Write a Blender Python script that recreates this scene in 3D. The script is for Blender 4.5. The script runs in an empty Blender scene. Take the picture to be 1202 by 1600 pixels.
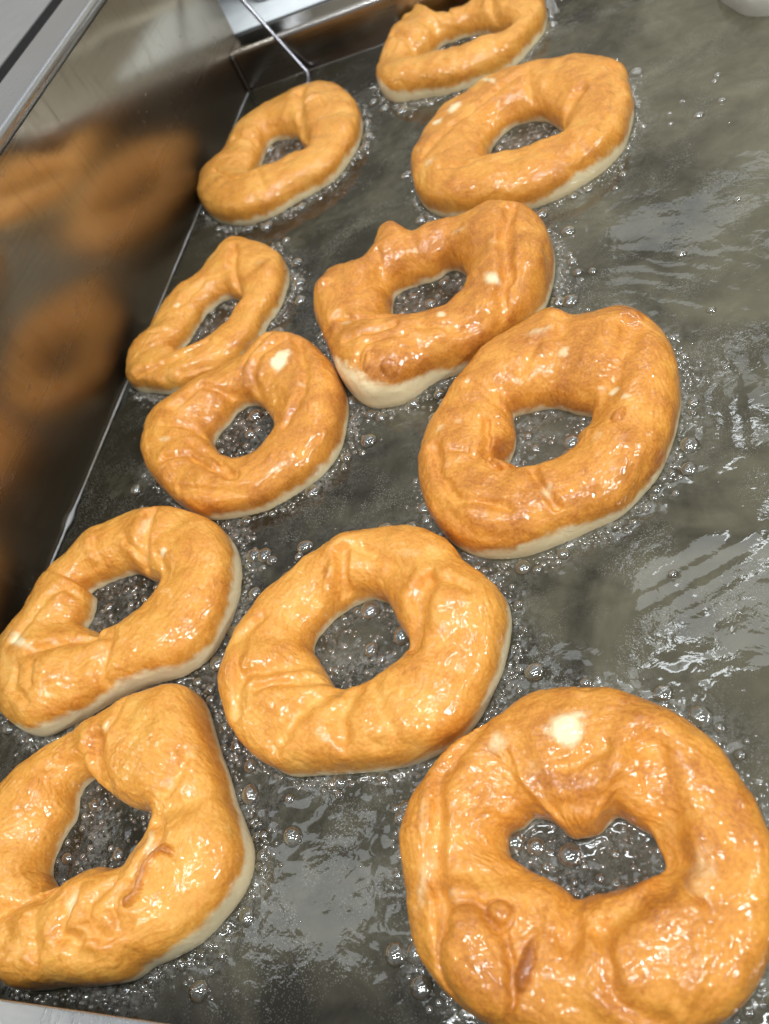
import bpy, math, random
import numpy as np
from mathutils import Matrix, Vector

sc = bpy.context.scene
# ------------------------------------------------------------------ camera
R = ((0.922111, 0.113242, 0.369983), (0.125219, 0.817415, -0.562275), (-0.366103, 0.564809, 0.739567))
cam_data = bpy.data.cameras.new("camera")
cam = bpy.data.objects.new("camera", cam_data)
sc.collection.objects.link(cam)
cam.matrix_world = Matrix(((R[0][0], R[0][1], R[0][2], 0), (R[1][0], R[1][1], R[1][2], 0), (R[2][0], R[2][1], R[2][2], 0.255), (0, 0, 0, 1)))
cam_data.sensor_fit = 'VERTICAL'
cam_data.sensor_height = 9.8
cam_data.lens = 1264.6 / 1600 * 9.8
cam_data.clip_start = 0.01
cam_data.clip_end = 50
cam_data.dof.use_dof = True
cam_data.dof.focus_distance = 0.30
cam_data.dof.aperture_fstop = 4.0
sc.camera = cam
# ------------------------------------------------------------------ room light and lamps
world = bpy.data.worlds.new("World"); sc.world = world
world.use_nodes = True
wn = world.node_tree.nodes; wl = world.node_tree.links
bg = wn["Background"]
tc = wn.new("ShaderNodeTexCoord"); sx = wn.new("ShaderNodeSeparateXYZ")
wr = wn.new("ShaderNodeValToRGB")
wl.new(tc.outputs["Generated"], sx.inputs[0]); wl.new(sx.outputs["Z"], wr.inputs[0])
e = wr.color_ramp.elements
e[0].position = 0.0; e[0].color = (0.46, 0.435, 0.395, 1)
e[1].position = 1.0; e[1].color = (0.52, 0.53, 0.53, 1)
wl.new(wr.outputs[0], bg.inputs[0]); bg.inputs[1].default_value = 1.0
def lamp(name, loc, sx_, sy_, power, rz=0.0):
    l = bpy.data.lights.new(name, 'AREA'); l.shape = 'RECTANGLE'; l.size = sx_; l.size_y = sy_
    l.energy = power; l.color = (0.90, 0.96, 1.0)
    o = bpy.data.objects.new(name, l); sc.collection.objects.link(o); o.location = loc
    o.rotation_euler = (0, 0, rz)
    return o
for lx, ly, w_, h_, pw in ((-0.10, 0.98, .14, .05, .38), (0.12, 1.30, .14, .05, .38), (0.20, 1.75, .20, .05, .45),
                           (0.05, 1.15, .50, .30, 1.5), (0.45, 1.9, .60, .40, 1.5), (-0.5, 0.75, .45, .30, 1.2), (0.05, 2.9, .60, .60, 1.9), (-1.1, 0.35, .5, .25, 1.2),
                           (0.25, 0.22, .60, .05, 7.0), (-0.52, -0.14, .60, .05, 7.0), (0.35, -0.50, .60, .05, 6.6), (-0.45, -0.60, .60, .05, 6.6)):
    lamp("ceiling_lamp", (lx, ly, 1.8), w_, h_, pw, .2)
for lx, ly, lz, pw in ((1.5, -0.7, 1.35, 17.0), (1.7, 0.5, 1.4, 9.0)):
    o = lamp("side_lamp", (lx, ly, lz), .60, .10, pw)
    o.rotation_euler = (Vector((lx, ly, lz)) - Vector((-.12, .3, 0))).to_track_quat('Z', 'Y').to_euler()
sc.view_settings.view_transform = 'Standard'
sc.view_settings.look = 'None'
sc.view_settings.exposure = 0.06
sc.view_settings.gamma = 1.0
sc.cycles.use_denoising = True
sc.cycles.max_bounces = 8
sc.cycles.caustics_reflective = False
sc.cycles.caustics_refractive = False

rng = np.random.default_rng(7)
random.seed(7)
# ------------------------------------------------------------------ helpers
PERM = np.random.default_rng(3).permutation(256).astype(np.int64)
PERM = np.concatenate([PERM, PERM, PERM])
GRAD = np.random.default_rng(5).normal(size=(256, 3)); GRAD /= np.linalg.norm(GRAD, axis=1)[:, None]
def perlin(p):
    i = np.floor(p).astype(np.int64); f = p - i; i &= 255
    u = f * f * f * (f * (f * 6 - 15) + 10)
    res = 0
    for dx in (0, 1):
        wx = u[..., 0] if dx else 1 - u[..., 0]
        for dy in (0, 1):
            wy = u[..., 1] if dy else 1 - u[..., 1]
            for dz in (0, 1):
                wz = u[..., 2] if dz else 1 - u[..., 2]
                g = GRAD[PERM[PERM[PERM[(i[..., 0] + dx) & 255] + ((i[..., 1] + dy) & 255)] + ((i[..., 2] + dz) & 255)]]
                d = g[..., 0] * (f[..., 0] - dx) + g[..., 1] * (f[..., 1] - dy) + g[..., 2] * (f[..., 2] - dz)
                res = res + wx * wy * wz * d
    return res * 1.5
def fbm(p, octaves=3):
    r = 0; a = 1.0
    for k in range(octaves):
        r = r + a * perlin(p * 2 ** k + 17.3 * k); a *= 0.5
    return r
def sstep(a, b, x):
    t = np.clip((x - a) / (b - a), 0, 1); return t * t * (3 - 2 * t)
def seg_dist(px, py, pts):
    best = None
    for (x0, y0), (x1, y1) in zip(pts[:-1], pts[1:]):
        dx, dy = x1 - x0, y1 - y0; L = dx * dx + dy * dy + 1e-9
        t = np.clip(((px - x0) * dx + (py - y0) * dy) / L, 0, 1)
        d = np.hypot(px - x0 - t * dx, py - y0 - t * dy)
        best = d if best is None else np.minimum(best, d)
    return best
def link(o, parent=None):
    sc.collection.objects.link(o)
    if parent is not None: o.parent = parent
    return o
def tag(o, label=None, cat=None, group=None, kind=None):
    if label: o["label"] = label
    if cat: o["category"] = cat
    if group: o["group"] = group
    if kind: o["kind"] = kind
    return o
def empty(name, loc=(0, 0, 0)):
    o = bpy.data.objects.new(name, None); o.location = loc; o.empty_display_size = 0.02
    return link(o)
def grid_mesh(name, V, faces, mat, normals=None, attrs=None):
    me = bpy.data.meshes.new(name)
    nv, nf = len(V), len(faces)
    me.vertices.add(nv); me.vertices.foreach_set("co", np.ascontiguousarray(V, dtype=np.float32).ravel())
    me.loops.add(nf * 4); me.loops.foreach_set("vertex_index", np.ascontiguousarray(faces, dtype=np.int32).ravel())
    me.polygons.add(nf); me.polygons.foreach_set("loop_start", np.arange(0, nf * 4, 4, dtype=np.int32))
    me.polygons.foreach_set("use_smooth", np.ones(nf, dtype=bool))
    me.update(calc_edges=True)
    for k, a in (attrs or {}).items():
        if a.ndim == 1:
            at = me.attributes.new(k, 'FLOAT', 'POINT'); at.data.foreach_set("value", a.astype(np.float32))
        else:
            at = me.attributes.new(k, 'FLOAT_VECTOR', 'POINT'); at.data.foreach_set("vector", a.astype(np.float32).ravel())
    if normals is not None:
        me.normals_split_custom_set_from_vertices([tuple(n) for n in normals])
    me.materials.append(mat)
    return me
def poly_mesh(name, V, F, mat, smooth=False):
    me = bpy.data.meshes.new(name); me.from_pydata([tuple(v) for v in V], [], F); me.update()
    me.materials.append(mat)
    if smooth:
        for p in me.polygons: p.use_smooth = True
    return me
def extrude_profile(name, prof, x0, x1, mat, axis='x', smooth=True, n=2):
    """prof: closed list of (a, z); extruded along the axis between x0 and x1."""
    V = []; m = len(prof)
    xs = np.linspace(x0, x1, n)
    for x in xs:
        for a, z in prof: V.append((x, a, z) if axis == 'x' else (a, x, z))
    F = []
    for k in range(n - 1):
        for j in range(m):
            q = (k * m + j, k * m + (j + 1) % m, (k + 1) * m + (j + 1) % m, (k + 1) * m + j)
            F.append(q)
    F.append(tuple(range(m))[::-1]); F.append(tuple((n - 1) * m + j for j in range(m)))
    me = poly_mesh(name, V, F, mat)
    import bmesh
    bm = bmesh.new(); bm.from_mesh(me); bmesh.ops.recalc_face_normals(bm, faces=bm.faces)
    if smooth:
        for f_ in bm.faces: f_.smooth = len(f_.verts) == 4
        for ed in bm.edges:
            if len(ed.link_faces) == 2 and ed.calc_face_angle(0) > 0.6: ed.smooth = False
    bm.to_mesh(me); bm.free()
    return me
def tube_mesh(name, pts, rad, mat, seg=10, caps=True):
    P = [Vector(p) for p in pts]; n = len(P)
    rs = rad if hasattr(rad, '__len__') else [rad] * n
    V = []; F = []; up = Vector((0.3, 0.2, 0.93)).normalized()
    for i, p in enumerate(P):
        t = (P[min(i + 1, n - 1)] - P[max(i - 1, 0)]).normalized()
        a = t.cross(up).normalized(); b = a.cross(t).normalized()
        for j in range(seg):
            an = 2 * math.pi * j / seg
            V.append(p + (a * math.cos(an) + b * math.sin(an)) * rs[i])
    for i in range(n - 1):
        for j in range(seg):
            F.append((i * seg + j, i * seg + (j + 1) % seg, (i + 1) * seg + (j + 1) % seg, (i + 1) * seg + j))
    if caps:
        F.append(tuple(range(seg))[::-1]); F.append(tuple((n - 1) * seg + j for j in range(seg)))
    return poly_mesh(name, V, F, mat, True)
def curve_pts(ctrl, n=24):
    c = np.array(ctrl, float); out = []
    N = len(c)
    for i in range(N - 1):
        p0, p1, p2, p3 = c[max(i - 1, 0)], c[i], c[i + 1], c[min(i + 2, N - 1)]
        for t in np.linspace(0, 1, n, endpoint=(i == N - 2)):
            out.append(.5 * (2 * p1 + (p2 - p0) * t + (2 * p0 - 5 * p1 + 4 * p2 - p3) * t * t + (3 * p1 - p0 - 3 * p2 + p3) * t ** 3))
    return np.array(out)
# ------------------------------------------------------------------ materials
class NT:
    def __init__(self, name):
        self.m = bpy.data.materials.new(name); self.m.use_nodes = True
        self.t = self.m.node_tree; self.n = self.t.nodes; self.b = self.n.get("Principled BSDF")
        self.out = self.n.get("Material Output")
    def node(self, typ, **kw):
        x = self.n.new(typ)
        for k, v in kw.items(): setattr(x, k, v)
        return x
    def l(self, a, b): self.t.links.new(a, b)
    def noise(self, vec, scale, detail=3, rough=0.5, dist=0.0):
        x = self.node("ShaderNodeTexNoise"); x.inputs["Scale"].default_value = scale
        x.inputs["Detail"].default_value = detail; x.inputs["Roughness"].default_value = rough
        x.inputs["Distortion"].default_value = dist
        if vec is not None: self.l(vec, x.inputs["Vector"])
        return x.outputs["Fac"]
    def math(self, op, a, b=0.0, c=None, clamp=False):
        x = self.node("ShaderNodeMath", operation=op); x.use_clamp = clamp
        for i, v in enumerate((a, b, c)):
            if v is None: continue
            if isinstance(v, (int, float)): x.inputs[i].default_value = v
            else: self.l(v, x.inputs[i])
        return x.outputs[0]
    def ramp(self, fac, stops):
        x = self.node("ShaderNodeValToRGB"); el = x.color_ramp.elements
        while len(el) < len(stops): el.new(0.5)
        for q, (p, c) in zip(el, stops):
            q.position = p; q.color = (c[0], c[1], c[2], 1) if hasattr(c, '__len__') else (c, c, c, 1)
        self.l(fac, x.inputs[0]); return x.outputs[0]
    def mix(self, fac, a, b):
        x = self.node("ShaderNodeMix", data_type='RGBA')
        for i, v in ((0, fac), (6, a), (7, b)):
            if isinstance(v, (int, float)): x.inputs[i].default_value = v
            elif isinstance(v, tuple): x.inputs[i].default_value = (*v, 1)
            else: self.l(v, x.inputs[i])
        return x.outputs[2]
    def attr(self, name, typ='GEOMETRY'):
        x = self.node("ShaderNodeAttribute"); x.attribute_name = name; x.attribute_type = typ; return x
    def mapping(self, vec, scale, rot=(0, 0, 0)):
        x = self.node("ShaderNodeMapping"); x.inputs["Scale"].default_value = scale; x.inputs["Rotation"].default_value = rot
        self.l(vec, x.inputs["Vector"]); return x.outputs[0]
    def bump(self, h, strength, dist, normal=None):
        x = self.node("ShaderNodeBump"); x.inputs["Strength"].default_value = strength; x.inputs["Distance"].default_value = dist
        self.l(h, x.inputs["Height"])
        if normal is not None: self.l(normal, x.inputs["Normal"])
        return x.outputs[0]
    def set(self, **kw):
        for k, v in kw.items():
            s = self.b.inputs[k.replace('_', ' ')]
            if isinstance(v, (int, float)): s.default_value = v
            elif isinstance(v, tuple): s.default_value = (*v, 1) if len(v) == 3 and s.type == 'RGBA' else v
            else: self.l(v, s)
    def pos(self):
        return self.node("ShaderNodeNewGeometry").outputs["Position"]

def mat_dough():
    m = NT("fried_dough"); P = m.pos()
    flow = m.attr("flow").outputs["Vector"]; pale = m.attr("pale").outputs["Fac"]; brown = m.attr("brown").outputs["Fac"]
    tone = m.attr("tone", 'OBJECT').outputs["Fac"]
    n1 = m.noise(P, 75, 4, .55, .4); n2 = m.noise(flow, 260, 4, .6, .8); n3 = m.noise(P, 900, 3, .6)
    f = m.math('MULTIPLY_ADD', m.math('SUBTRACT', n1, .5), .72, .55)
    f = m.math('ADD', f, m.math('MULTIPLY', m.math('SUBTRACT', n2, .5), .45))
    f = m.math('ADD', f, m.math('MULTIPLY', m.math('SUBTRACT', n3, .5), .50))
    f = m.math('SUBTRACT', f, m.math('MULTIPLY', brown, .42))
    f = m.math('ADD', f, tone)
    col = m.ramp(f, [(0.0, (.28, .078, .010)), (.25, (.45, .150, .018)), (.50, (.66, .265, .034)), (.75, (.77, .375, .070)), (1.0, (.82, .52, .18))])
    pcol = m.mix(m.noise(P, 500, 3), (.88, .69, .385), (.91, .77, .49))
    pn = m.math('ADD', pale, m.math('MULTIPLY', m.math('SUBTRACT', m.noise(P, 420, 4, .6), .5), .5))
    pf = m.node("ShaderNodeMapRange"); pf.interpolation_type = 'SMOOTHSTEP'
    m.l(pn, pf.inputs[0]); pf.inputs[1].default_value = .12; pf.inputs[2].default_value = .95
    col = m.mix(pf.outputs[0], col, pcol)
    b1 = m.noise(flow, 420, 4, .6, .6); b2 = m.noise(P, 1100, 3, .6)
    h = m.math('ADD', b1, m.math('MULTIPLY', b2, .45))
    nb = m.bump(h, .4, .0005)
    c1 = m.math('ADD', m.math('MULTIPLY', m.noise(P, 380, 2, .5, 1.2), .6), m.math('MULTIPLY', m.noise(P, 950, 1, .5, .6), .55))
    cb = m.bump(c1, .075, .0011)
    m.set(Base_Color=col, Roughness=.60, Specular_IOR_Level=.3, Normal=nb, Coat_Weight=.8, Coat_Roughness=.03, Coat_IOR=1.52, Coat_Normal=cb,
          Subsurface_Weight=.15, Subsurface_Radius=(1.0, .45, .15), Subsurface_Scale=.0035)
    return m.m
def mat_steel(name, col=(.56, .55, .53), r0=.13, r1=.24, brush=(1, 1, 60), bumpk=.08, mist=0.0):
    m = NT(name); P = m.pos()
    br = m.noise(m.mapping(P, brush), 14, 4, .7)
    cl = m.noise(P, 9, 4, .6, .5); sc_ = m.noise(m.mapping(P, (30, 260, 90), (.3, .5, .2)), 3, 2, .5)
    rr = m.node("ShaderNodeMapRange"); m.l(m.math('ADD', m.math('MULTIPLY', br, .5), m.math('MULTIPLY', cl, .5)), rr.inputs[0])
    rr.inputs[1].default_value = .3; rr.inputs[2].default_value = .7; rr.inputs[3].default_value = r0; rr.inputs[4].default_value = r1
    c = m.mix(m.math('MULTIPLY', m.ramp(cl, [(.35, 0.0), (.7, 1.0)]), .45), col, tuple(v * .72 * k for v, k in zip(col, (1.05, .97, .85))))
    nb = m.bump(m.math('ADD', br, m.math('MULTIPLY', sc_, .6)), bumpk, .0006)
    rough = rr.outputs[0]
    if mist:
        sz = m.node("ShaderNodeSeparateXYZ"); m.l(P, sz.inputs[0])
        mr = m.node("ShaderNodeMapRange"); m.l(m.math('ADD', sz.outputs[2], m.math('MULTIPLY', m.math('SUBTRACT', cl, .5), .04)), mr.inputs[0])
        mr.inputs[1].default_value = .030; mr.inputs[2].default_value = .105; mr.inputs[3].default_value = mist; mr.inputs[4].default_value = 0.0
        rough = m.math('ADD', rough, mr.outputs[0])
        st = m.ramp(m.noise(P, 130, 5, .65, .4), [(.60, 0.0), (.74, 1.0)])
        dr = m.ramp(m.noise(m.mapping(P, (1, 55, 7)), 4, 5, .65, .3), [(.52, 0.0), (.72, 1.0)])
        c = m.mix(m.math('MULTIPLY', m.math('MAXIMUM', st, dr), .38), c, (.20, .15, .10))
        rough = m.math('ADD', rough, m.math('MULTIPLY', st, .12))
        c = m.mix(m.math('MULTIPLY', mr.outputs[0], 1 / mist), c, (.26, .215, .155))  # grease tint low down; darker, fainter reflections are put into this colour
    m.set(Base_Color=c, Metallic=1.0, Roughness=rough, Normal=nb)
    return m.m
def mat_oil():
    m = NT("hot_frying_oil"); P = m.pos()
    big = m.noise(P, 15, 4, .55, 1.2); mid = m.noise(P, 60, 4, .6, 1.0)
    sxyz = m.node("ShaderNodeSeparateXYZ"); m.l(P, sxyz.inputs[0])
    right_sheen = m.math('MULTIPLY', m.math('ADD', sxyz.outputs[0], .13), .95)  # murk lightens to the right, with the ceiling reflection put into its colour
    murk_sheen = m.ramp(m.math('ADD', m.math('ADD', m.math('MULTIPLY', big, .7), m.math('MULTIPLY', mid, .3)), right_sheen), [(.42, 0.0), (.88, 1.0)])
    col = m.mix(murk_sheen, (.017, .0145, .008), (.165, .149, .098))
    v = m.node("ShaderNodeTexVoronoi"); v.inputs["Scale"].default_value = 1500; m.l(P, v.inputs["Vector"])
    dots = m.ramp(v.outputs["Distance"], [(.16, 1.0), (.34, 0.0)])
    zone = m.ramp(m.noise(P, 32, 3, .6, .8), [(.46, 0.0), (.66, 1.0)])
    fr = m.attr("froth").outputs["Fac"]
    fn = m.ramp(m.noise(P, 420, 4, .65, .5), [(.40, 0.0), (.66, 1.0)])
    col = m.mix(m.math('MULTIPLY', m.math('MULTIPLY', fr, fn), .6, clamp=True), col, (.34, .33, .30))
    spk = m.math('MULTIPLY', m.math('MULTIPLY', dots, m.math('MAXIMUM', zone, fr)), .85)
    col = m.mix(spk, col, (.30, .29, .26))
    h1 = m.noise(P, 95, 3, .5, 1.2); h2 = m.noise(P, 330, 2, .5, .6)
    nb = m.bump(h1, .05, .0016); nb = m.bump(m.math('MULTIPLY', h2, zone), .25, .0005, nb)
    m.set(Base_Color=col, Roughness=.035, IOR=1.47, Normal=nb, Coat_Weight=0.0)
    return m.m
def mat_bubble(name='bubble_film', milk=.0):
    m = NT(name); m.n.remove(m.b)
    lw = m.node("ShaderNodeLayerWeight"); lw.inputs["Blend"].default_value = .5
    fac = m.math('ADD', m.math('MULTIPLY', m.math('POWER', lw.outputs["Facing"], 1.6), .95), .15, clamp=True)
    tr = m.node("ShaderNodeBsdfTransparent"); tr.inputs[0].default_value = (.90, .89, .86, 1)
    gl = m.node("ShaderNodeBsdfGlossy"); gl.inputs["Roughness"].default_value = .03; gl.inputs["Color"].default_value = (.95, .95, .93, 1)
    mx = m.node("ShaderNodeMixShader"); m.l(fac, mx.inputs[0]); m.l(tr.outputs[0], mx.inputs[1]); m.l(gl.outputs[0], mx.inputs[2])
    last = mx
    if milk:                                                     # fine froth scatters a little light
        df = m.node("ShaderNodeBsdfDiffuse"); df.inputs[0].default_value = (.85, .83, .78, 1)
        last = m.node("ShaderNodeMixShader"); last.inputs[0].default_value = milk
        m.l(mx.outputs[0], last.inputs[1]); m.l(df.outputs[0], last.inputs[2])
    m.l(last.outputs[0], m.out.inputs["Surface"])
    return m.m
def mat_plain(name, col, rough=.5, spec=.5, vary=.12, scale=60):
    m = NT(name); P = m.pos()
    n = m.noise(P, scale, 4, .6)
    c = m.mix(n, tuple(v * (1 - vary) for v in col), tuple(min(1, v * (1 + vary)) for v in col))
    m.set(Base_Color=c, Roughness=rough, Specular_IOR_Level=spec, Normal=m.bump(m.noise(P, scale * 8, 3), .1, .0004))
    return m.m
def mat_granite():
    m = NT("black_granite"); P = m.pos()
    v = m.noise(P, 700, 3, .7); k = m.ramp(v, [(.60, 0.0), (.70, 1.0)])
    m.set(Base_Color=m.mix(k, (.004, .004, .005), (.06, .055, .05)), Roughness=.5, Specular_IOR_Level=.05)
    return m.m
M_DOUGH = mat_dough(); M_OIL = mat_oil(); M_BUB = mat_bubble(); M_FOAM = mat_bubble('foam_film', .05)
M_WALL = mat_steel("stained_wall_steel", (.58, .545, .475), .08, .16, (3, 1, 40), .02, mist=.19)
M_RIM = mat_steel("brushed_rim_steel", (.50, .515, .54), .22, .36, (40, 1, 40), .12)
M_DECK = mat_steel("deck_steel", (.37, .35, .335), .12, .22, (1, 40, 40), .12)
M_SPLASH = mat_steel("splashback_steel", (.58, .555, .48), .35, .50, (1, 30, 30), .12)
M_PAPER = mat_plain("pale_paper", (.86, .90, .92), .85, .1)
M_WIRE = mat_steel("wire_steel", (.36, .36, .40), .18, .30, (1, 1, 1), .05)
M_GRAN = mat_granite()
M_PANEL = mat_plain("grey_panel_paint", (.23, .225, .215), .5, .3)
M_GREASE = mat_plain("baked_grease", (.035, .024, .016), .35)
M_GLINT = mat_plain("painted_glint", (.34, .335, .33), .3)
M_RAW = mat_plain("raw_dough", (.46, .44, .385), .5, .5, .14, 120)

# ------------------------------------------------------------------ fryer tank
XL, YF, ZL = -0.308, 0.6386, 0.0325          # left wall, far wall, far ledge height
XR, ZR, FW = 0.27, 0.130, 0.0325
fryer = tag(empty("fryer", (XL, YF, 0)), "open stainless steel fryer tank holding the oil, tall left wall", "fryer")
def fpart(name, me):
    o = bpy.data.objects.new(name, me); link(o, fryer); o.matrix_parent_inverse = Matrix.Translation((-XL, -YF, 0)); return o
t = .0015
# left wall : inner sheet slightly dished
def wall_grid():
    ny, nz = 90, 40
    ys = np.linspace(-0.02, YF + .0255, ny); zs = np.linspace(-.03, ZR - .004, nz)
    Y, Z = np.meshgrid(ys, zs, indexing='ij')
    p = np.stack([Y * 9, Z * 9, np.zeros_like(Y)], -1)
    X = XL + .0006 * fbm(p, 2)
    V = np.stack([X, Y, Z], -1).reshape(-1, 3); B = V.copy(); B[:, 0] = XL - .003
    idx = np.arange(ny * nz).reshape(ny, nz)
    F = np.stack([idx[:-1, :-1], idx[1:, :-1], idx[1:, 1:], idx[:-1, 1:]], -1).reshape(-1, 4)
    return V, F, B
V, F, B = wall_grid()
nV = len(V)
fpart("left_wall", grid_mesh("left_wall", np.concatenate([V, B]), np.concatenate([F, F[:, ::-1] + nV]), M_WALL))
# rounded flange along the top of the left wall
prof = [(XL - FW, ZR - .012), (XL - FW, ZR + .0030), (XL - FW + .001, ZR + .004)]
for a in np.linspace(math.pi / 2, 0, 8): prof.append((XL - .003 + .0040 * math.cos(a), ZR + .004 * math.sin(a)))
prof += [(XL + .0006, ZR - .001), (XL - .0012, ZR - .0016), (XL - .0012, ZR - .012)]
fpart("left_flange", extrude_profile("left_flange", prof, -.05, YF + .16, M_RIM, 'y'))
# far wall with its rounded edge and ledge
prof = [(YF, -.03), (YF, ZL - .0045)]
for a in np.linspace(math.pi, math.pi / 2, 8)[1:]: prof.append((YF + .0045 + .0045 * math.cos(a), ZL - .0045 + .0045 * math.sin(a)))
prof += [(.805, ZL), (.805, -.03)]
fpart("far_ledge", extrude_profile("far_ledge", prof, XL + .0004, XR, M_DECK, 'x'))
prof = [(.7835, ZL + .0004), (.781, ZL + .003), (.7835, ZL + .006), (.7835, .30), (.795, .30), (.795, ZL + .0004)]
fpart("splashback", extrude_profile("splashback", prof, XL - .10, XR, M_SPLASH, 'x', smooth=False))
fpart('side_ledge', extrude_profile('side_ledge', [(YF + .0262, -.03), (YF + .0262, ZL - .0006), (.805, ZL - .0006), (.805, -.03)], XL - .10, XL + .0002, M_DECK, 'x', smooth=False))
# front rim (nearest the camera) and right wall
prof = [(.0026, .0354), (.0024, .0358), (.0019, .036), (-.03, .036), (-.03, -.03), (.0010, -.03), (.0010, .0300), (.0026, .0308)]
fpart("front_rim", extrude_profile("front_rim", prof, XL + .0005, XR, M_RIM, 'x'))
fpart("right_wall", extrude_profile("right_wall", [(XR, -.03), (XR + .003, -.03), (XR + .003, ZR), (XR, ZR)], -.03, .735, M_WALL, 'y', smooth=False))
# weld seam up the tank corner
fpart("corner_seam", tube_mesh("corner_seam", [(XL + .0012, YF - .0012, z) for z in np.linspace(-.01, ZL - .002, 12)], .0013, M_GREASE, 8))
# uneven pale strip added as the meniscus highlight along the left wall
by = np.linspace(.01, YF - .004, 260); bn = perlin(np.stack([by * 60, by * 0 + .4, by * 0], -1)); b2 = perlin(np.stack([by * 330, by * 0 + 3.4, by * 0], -1))
br_ = np.clip(.00038 + .00050 * bn + .00022 * b2, .00012, .002) + .0011 * np.exp(-((by - .213) / .006) ** 2)
fpart("meniscus_glint", tube_mesh("meniscus_glint", [(XL + .0011 + .0003 * b2[i], by[i], .0016) for i in range(len(by))], br_, M_GLINT, 8))
# things beside the tank
def slab(x0, x1, z0, z1): return [(x0, z0), (x0, z1), (x1, z1), (x1, z0)]
o = link(bpy.data.objects.new("countertop", extrude_profile("countertop", slab(XL - FW - .0195, XL - FW - .0006, ZR - .03, ZR + .0015), -.05, YF + .3, M_GRAN, 'y', smooth=False)))
tag(o, "narrow black speckled strip beside the bright steel flange at top left", "counter edge")
o = link(bpy.data.objects.new("side_panel", extrude_profile("side_panel", slab(XL - .25, XL - FW - .0215, ZR - .05, ZR + .0015), -.05, YF + .3, M_PANEL, 'y', smooth=False)))
tag(o, "plain grey panel in the top left corner beyond the black strip", "panel")
# pale sheet standing on the ledge
pv = [(-.312, .6690, ZL + .0006), (-.19, .6665, ZL + .0006), (-.19, .778, ZL + .0006), (-.362, .778, ZL + .0006)]
V = [Vector(v) for v in pv]; V += [v + Vector((0, 0, .0009)) for v in V]
o = link(bpy.data.objects.new("paper_sheet", poly_mesh("paper_sheet", V, [(3, 2, 1, 0), (4, 5, 6, 7), (0, 1, 5, 4), (1, 2, 6, 5), (2, 3, 7, 6), (3, 0, 4, 7)], M_PAPER)))
tag(o, "pale blue white sheet lying on the far steel ledge behind the wire", "sheet")
# thin wire hanging down the far wall into the oil
wp = curve_pts([(-.306, .660, .115), (-.283, .646, .066), (-.2555, .6345, .008), (-.2515, .6310, .0015), (-.2500, .618, -.001), (-.2495, .606, -.004)], 10)
o = link(bpy.data.objects.new("wire_rod", tube_mesh("wire_rod", wp, .0016, M_WIRE, 10)))
tag(o, "thin bent steel wire rod leaning over the far ledge into the oil", "wire rod")
# lower rim of a round steel lid at the very top
def lathe(name, prof, c, mat, seg=64):
    V = []; F = []
    for j in range(seg):
        a = 2 * math.pi * j / seg
        for r, z in prof: V.append((c[0] + r * math.cos(a), c[1] + r * math.sin(a), c[2] + z))
    m_ = len(prof)
    for j in range(seg):
        for k in range(m_ - 1):
            F.append((j * m_ + k, ((j + 1) % seg) * m_ + k, ((j + 1) % seg) * m_ + k + 1, j * m_ + k + 1))
    return poly_mesh(name, V, F, mat, True)
o = link(bpy.data.objects.new("steel_cup", lathe("steel_cup", [(.0005, 0), (.018, 0), (.0195, .0008), (.020, .0025), (.0200, .06), (.0190, .06), (.0185, .004), (.0005, .003)], (-.287, .7300, ZL + .0018), M_RIM)))
tag(o, "round bottom of a steel cup at the top edge, on the pale sheet", "cup")

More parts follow.
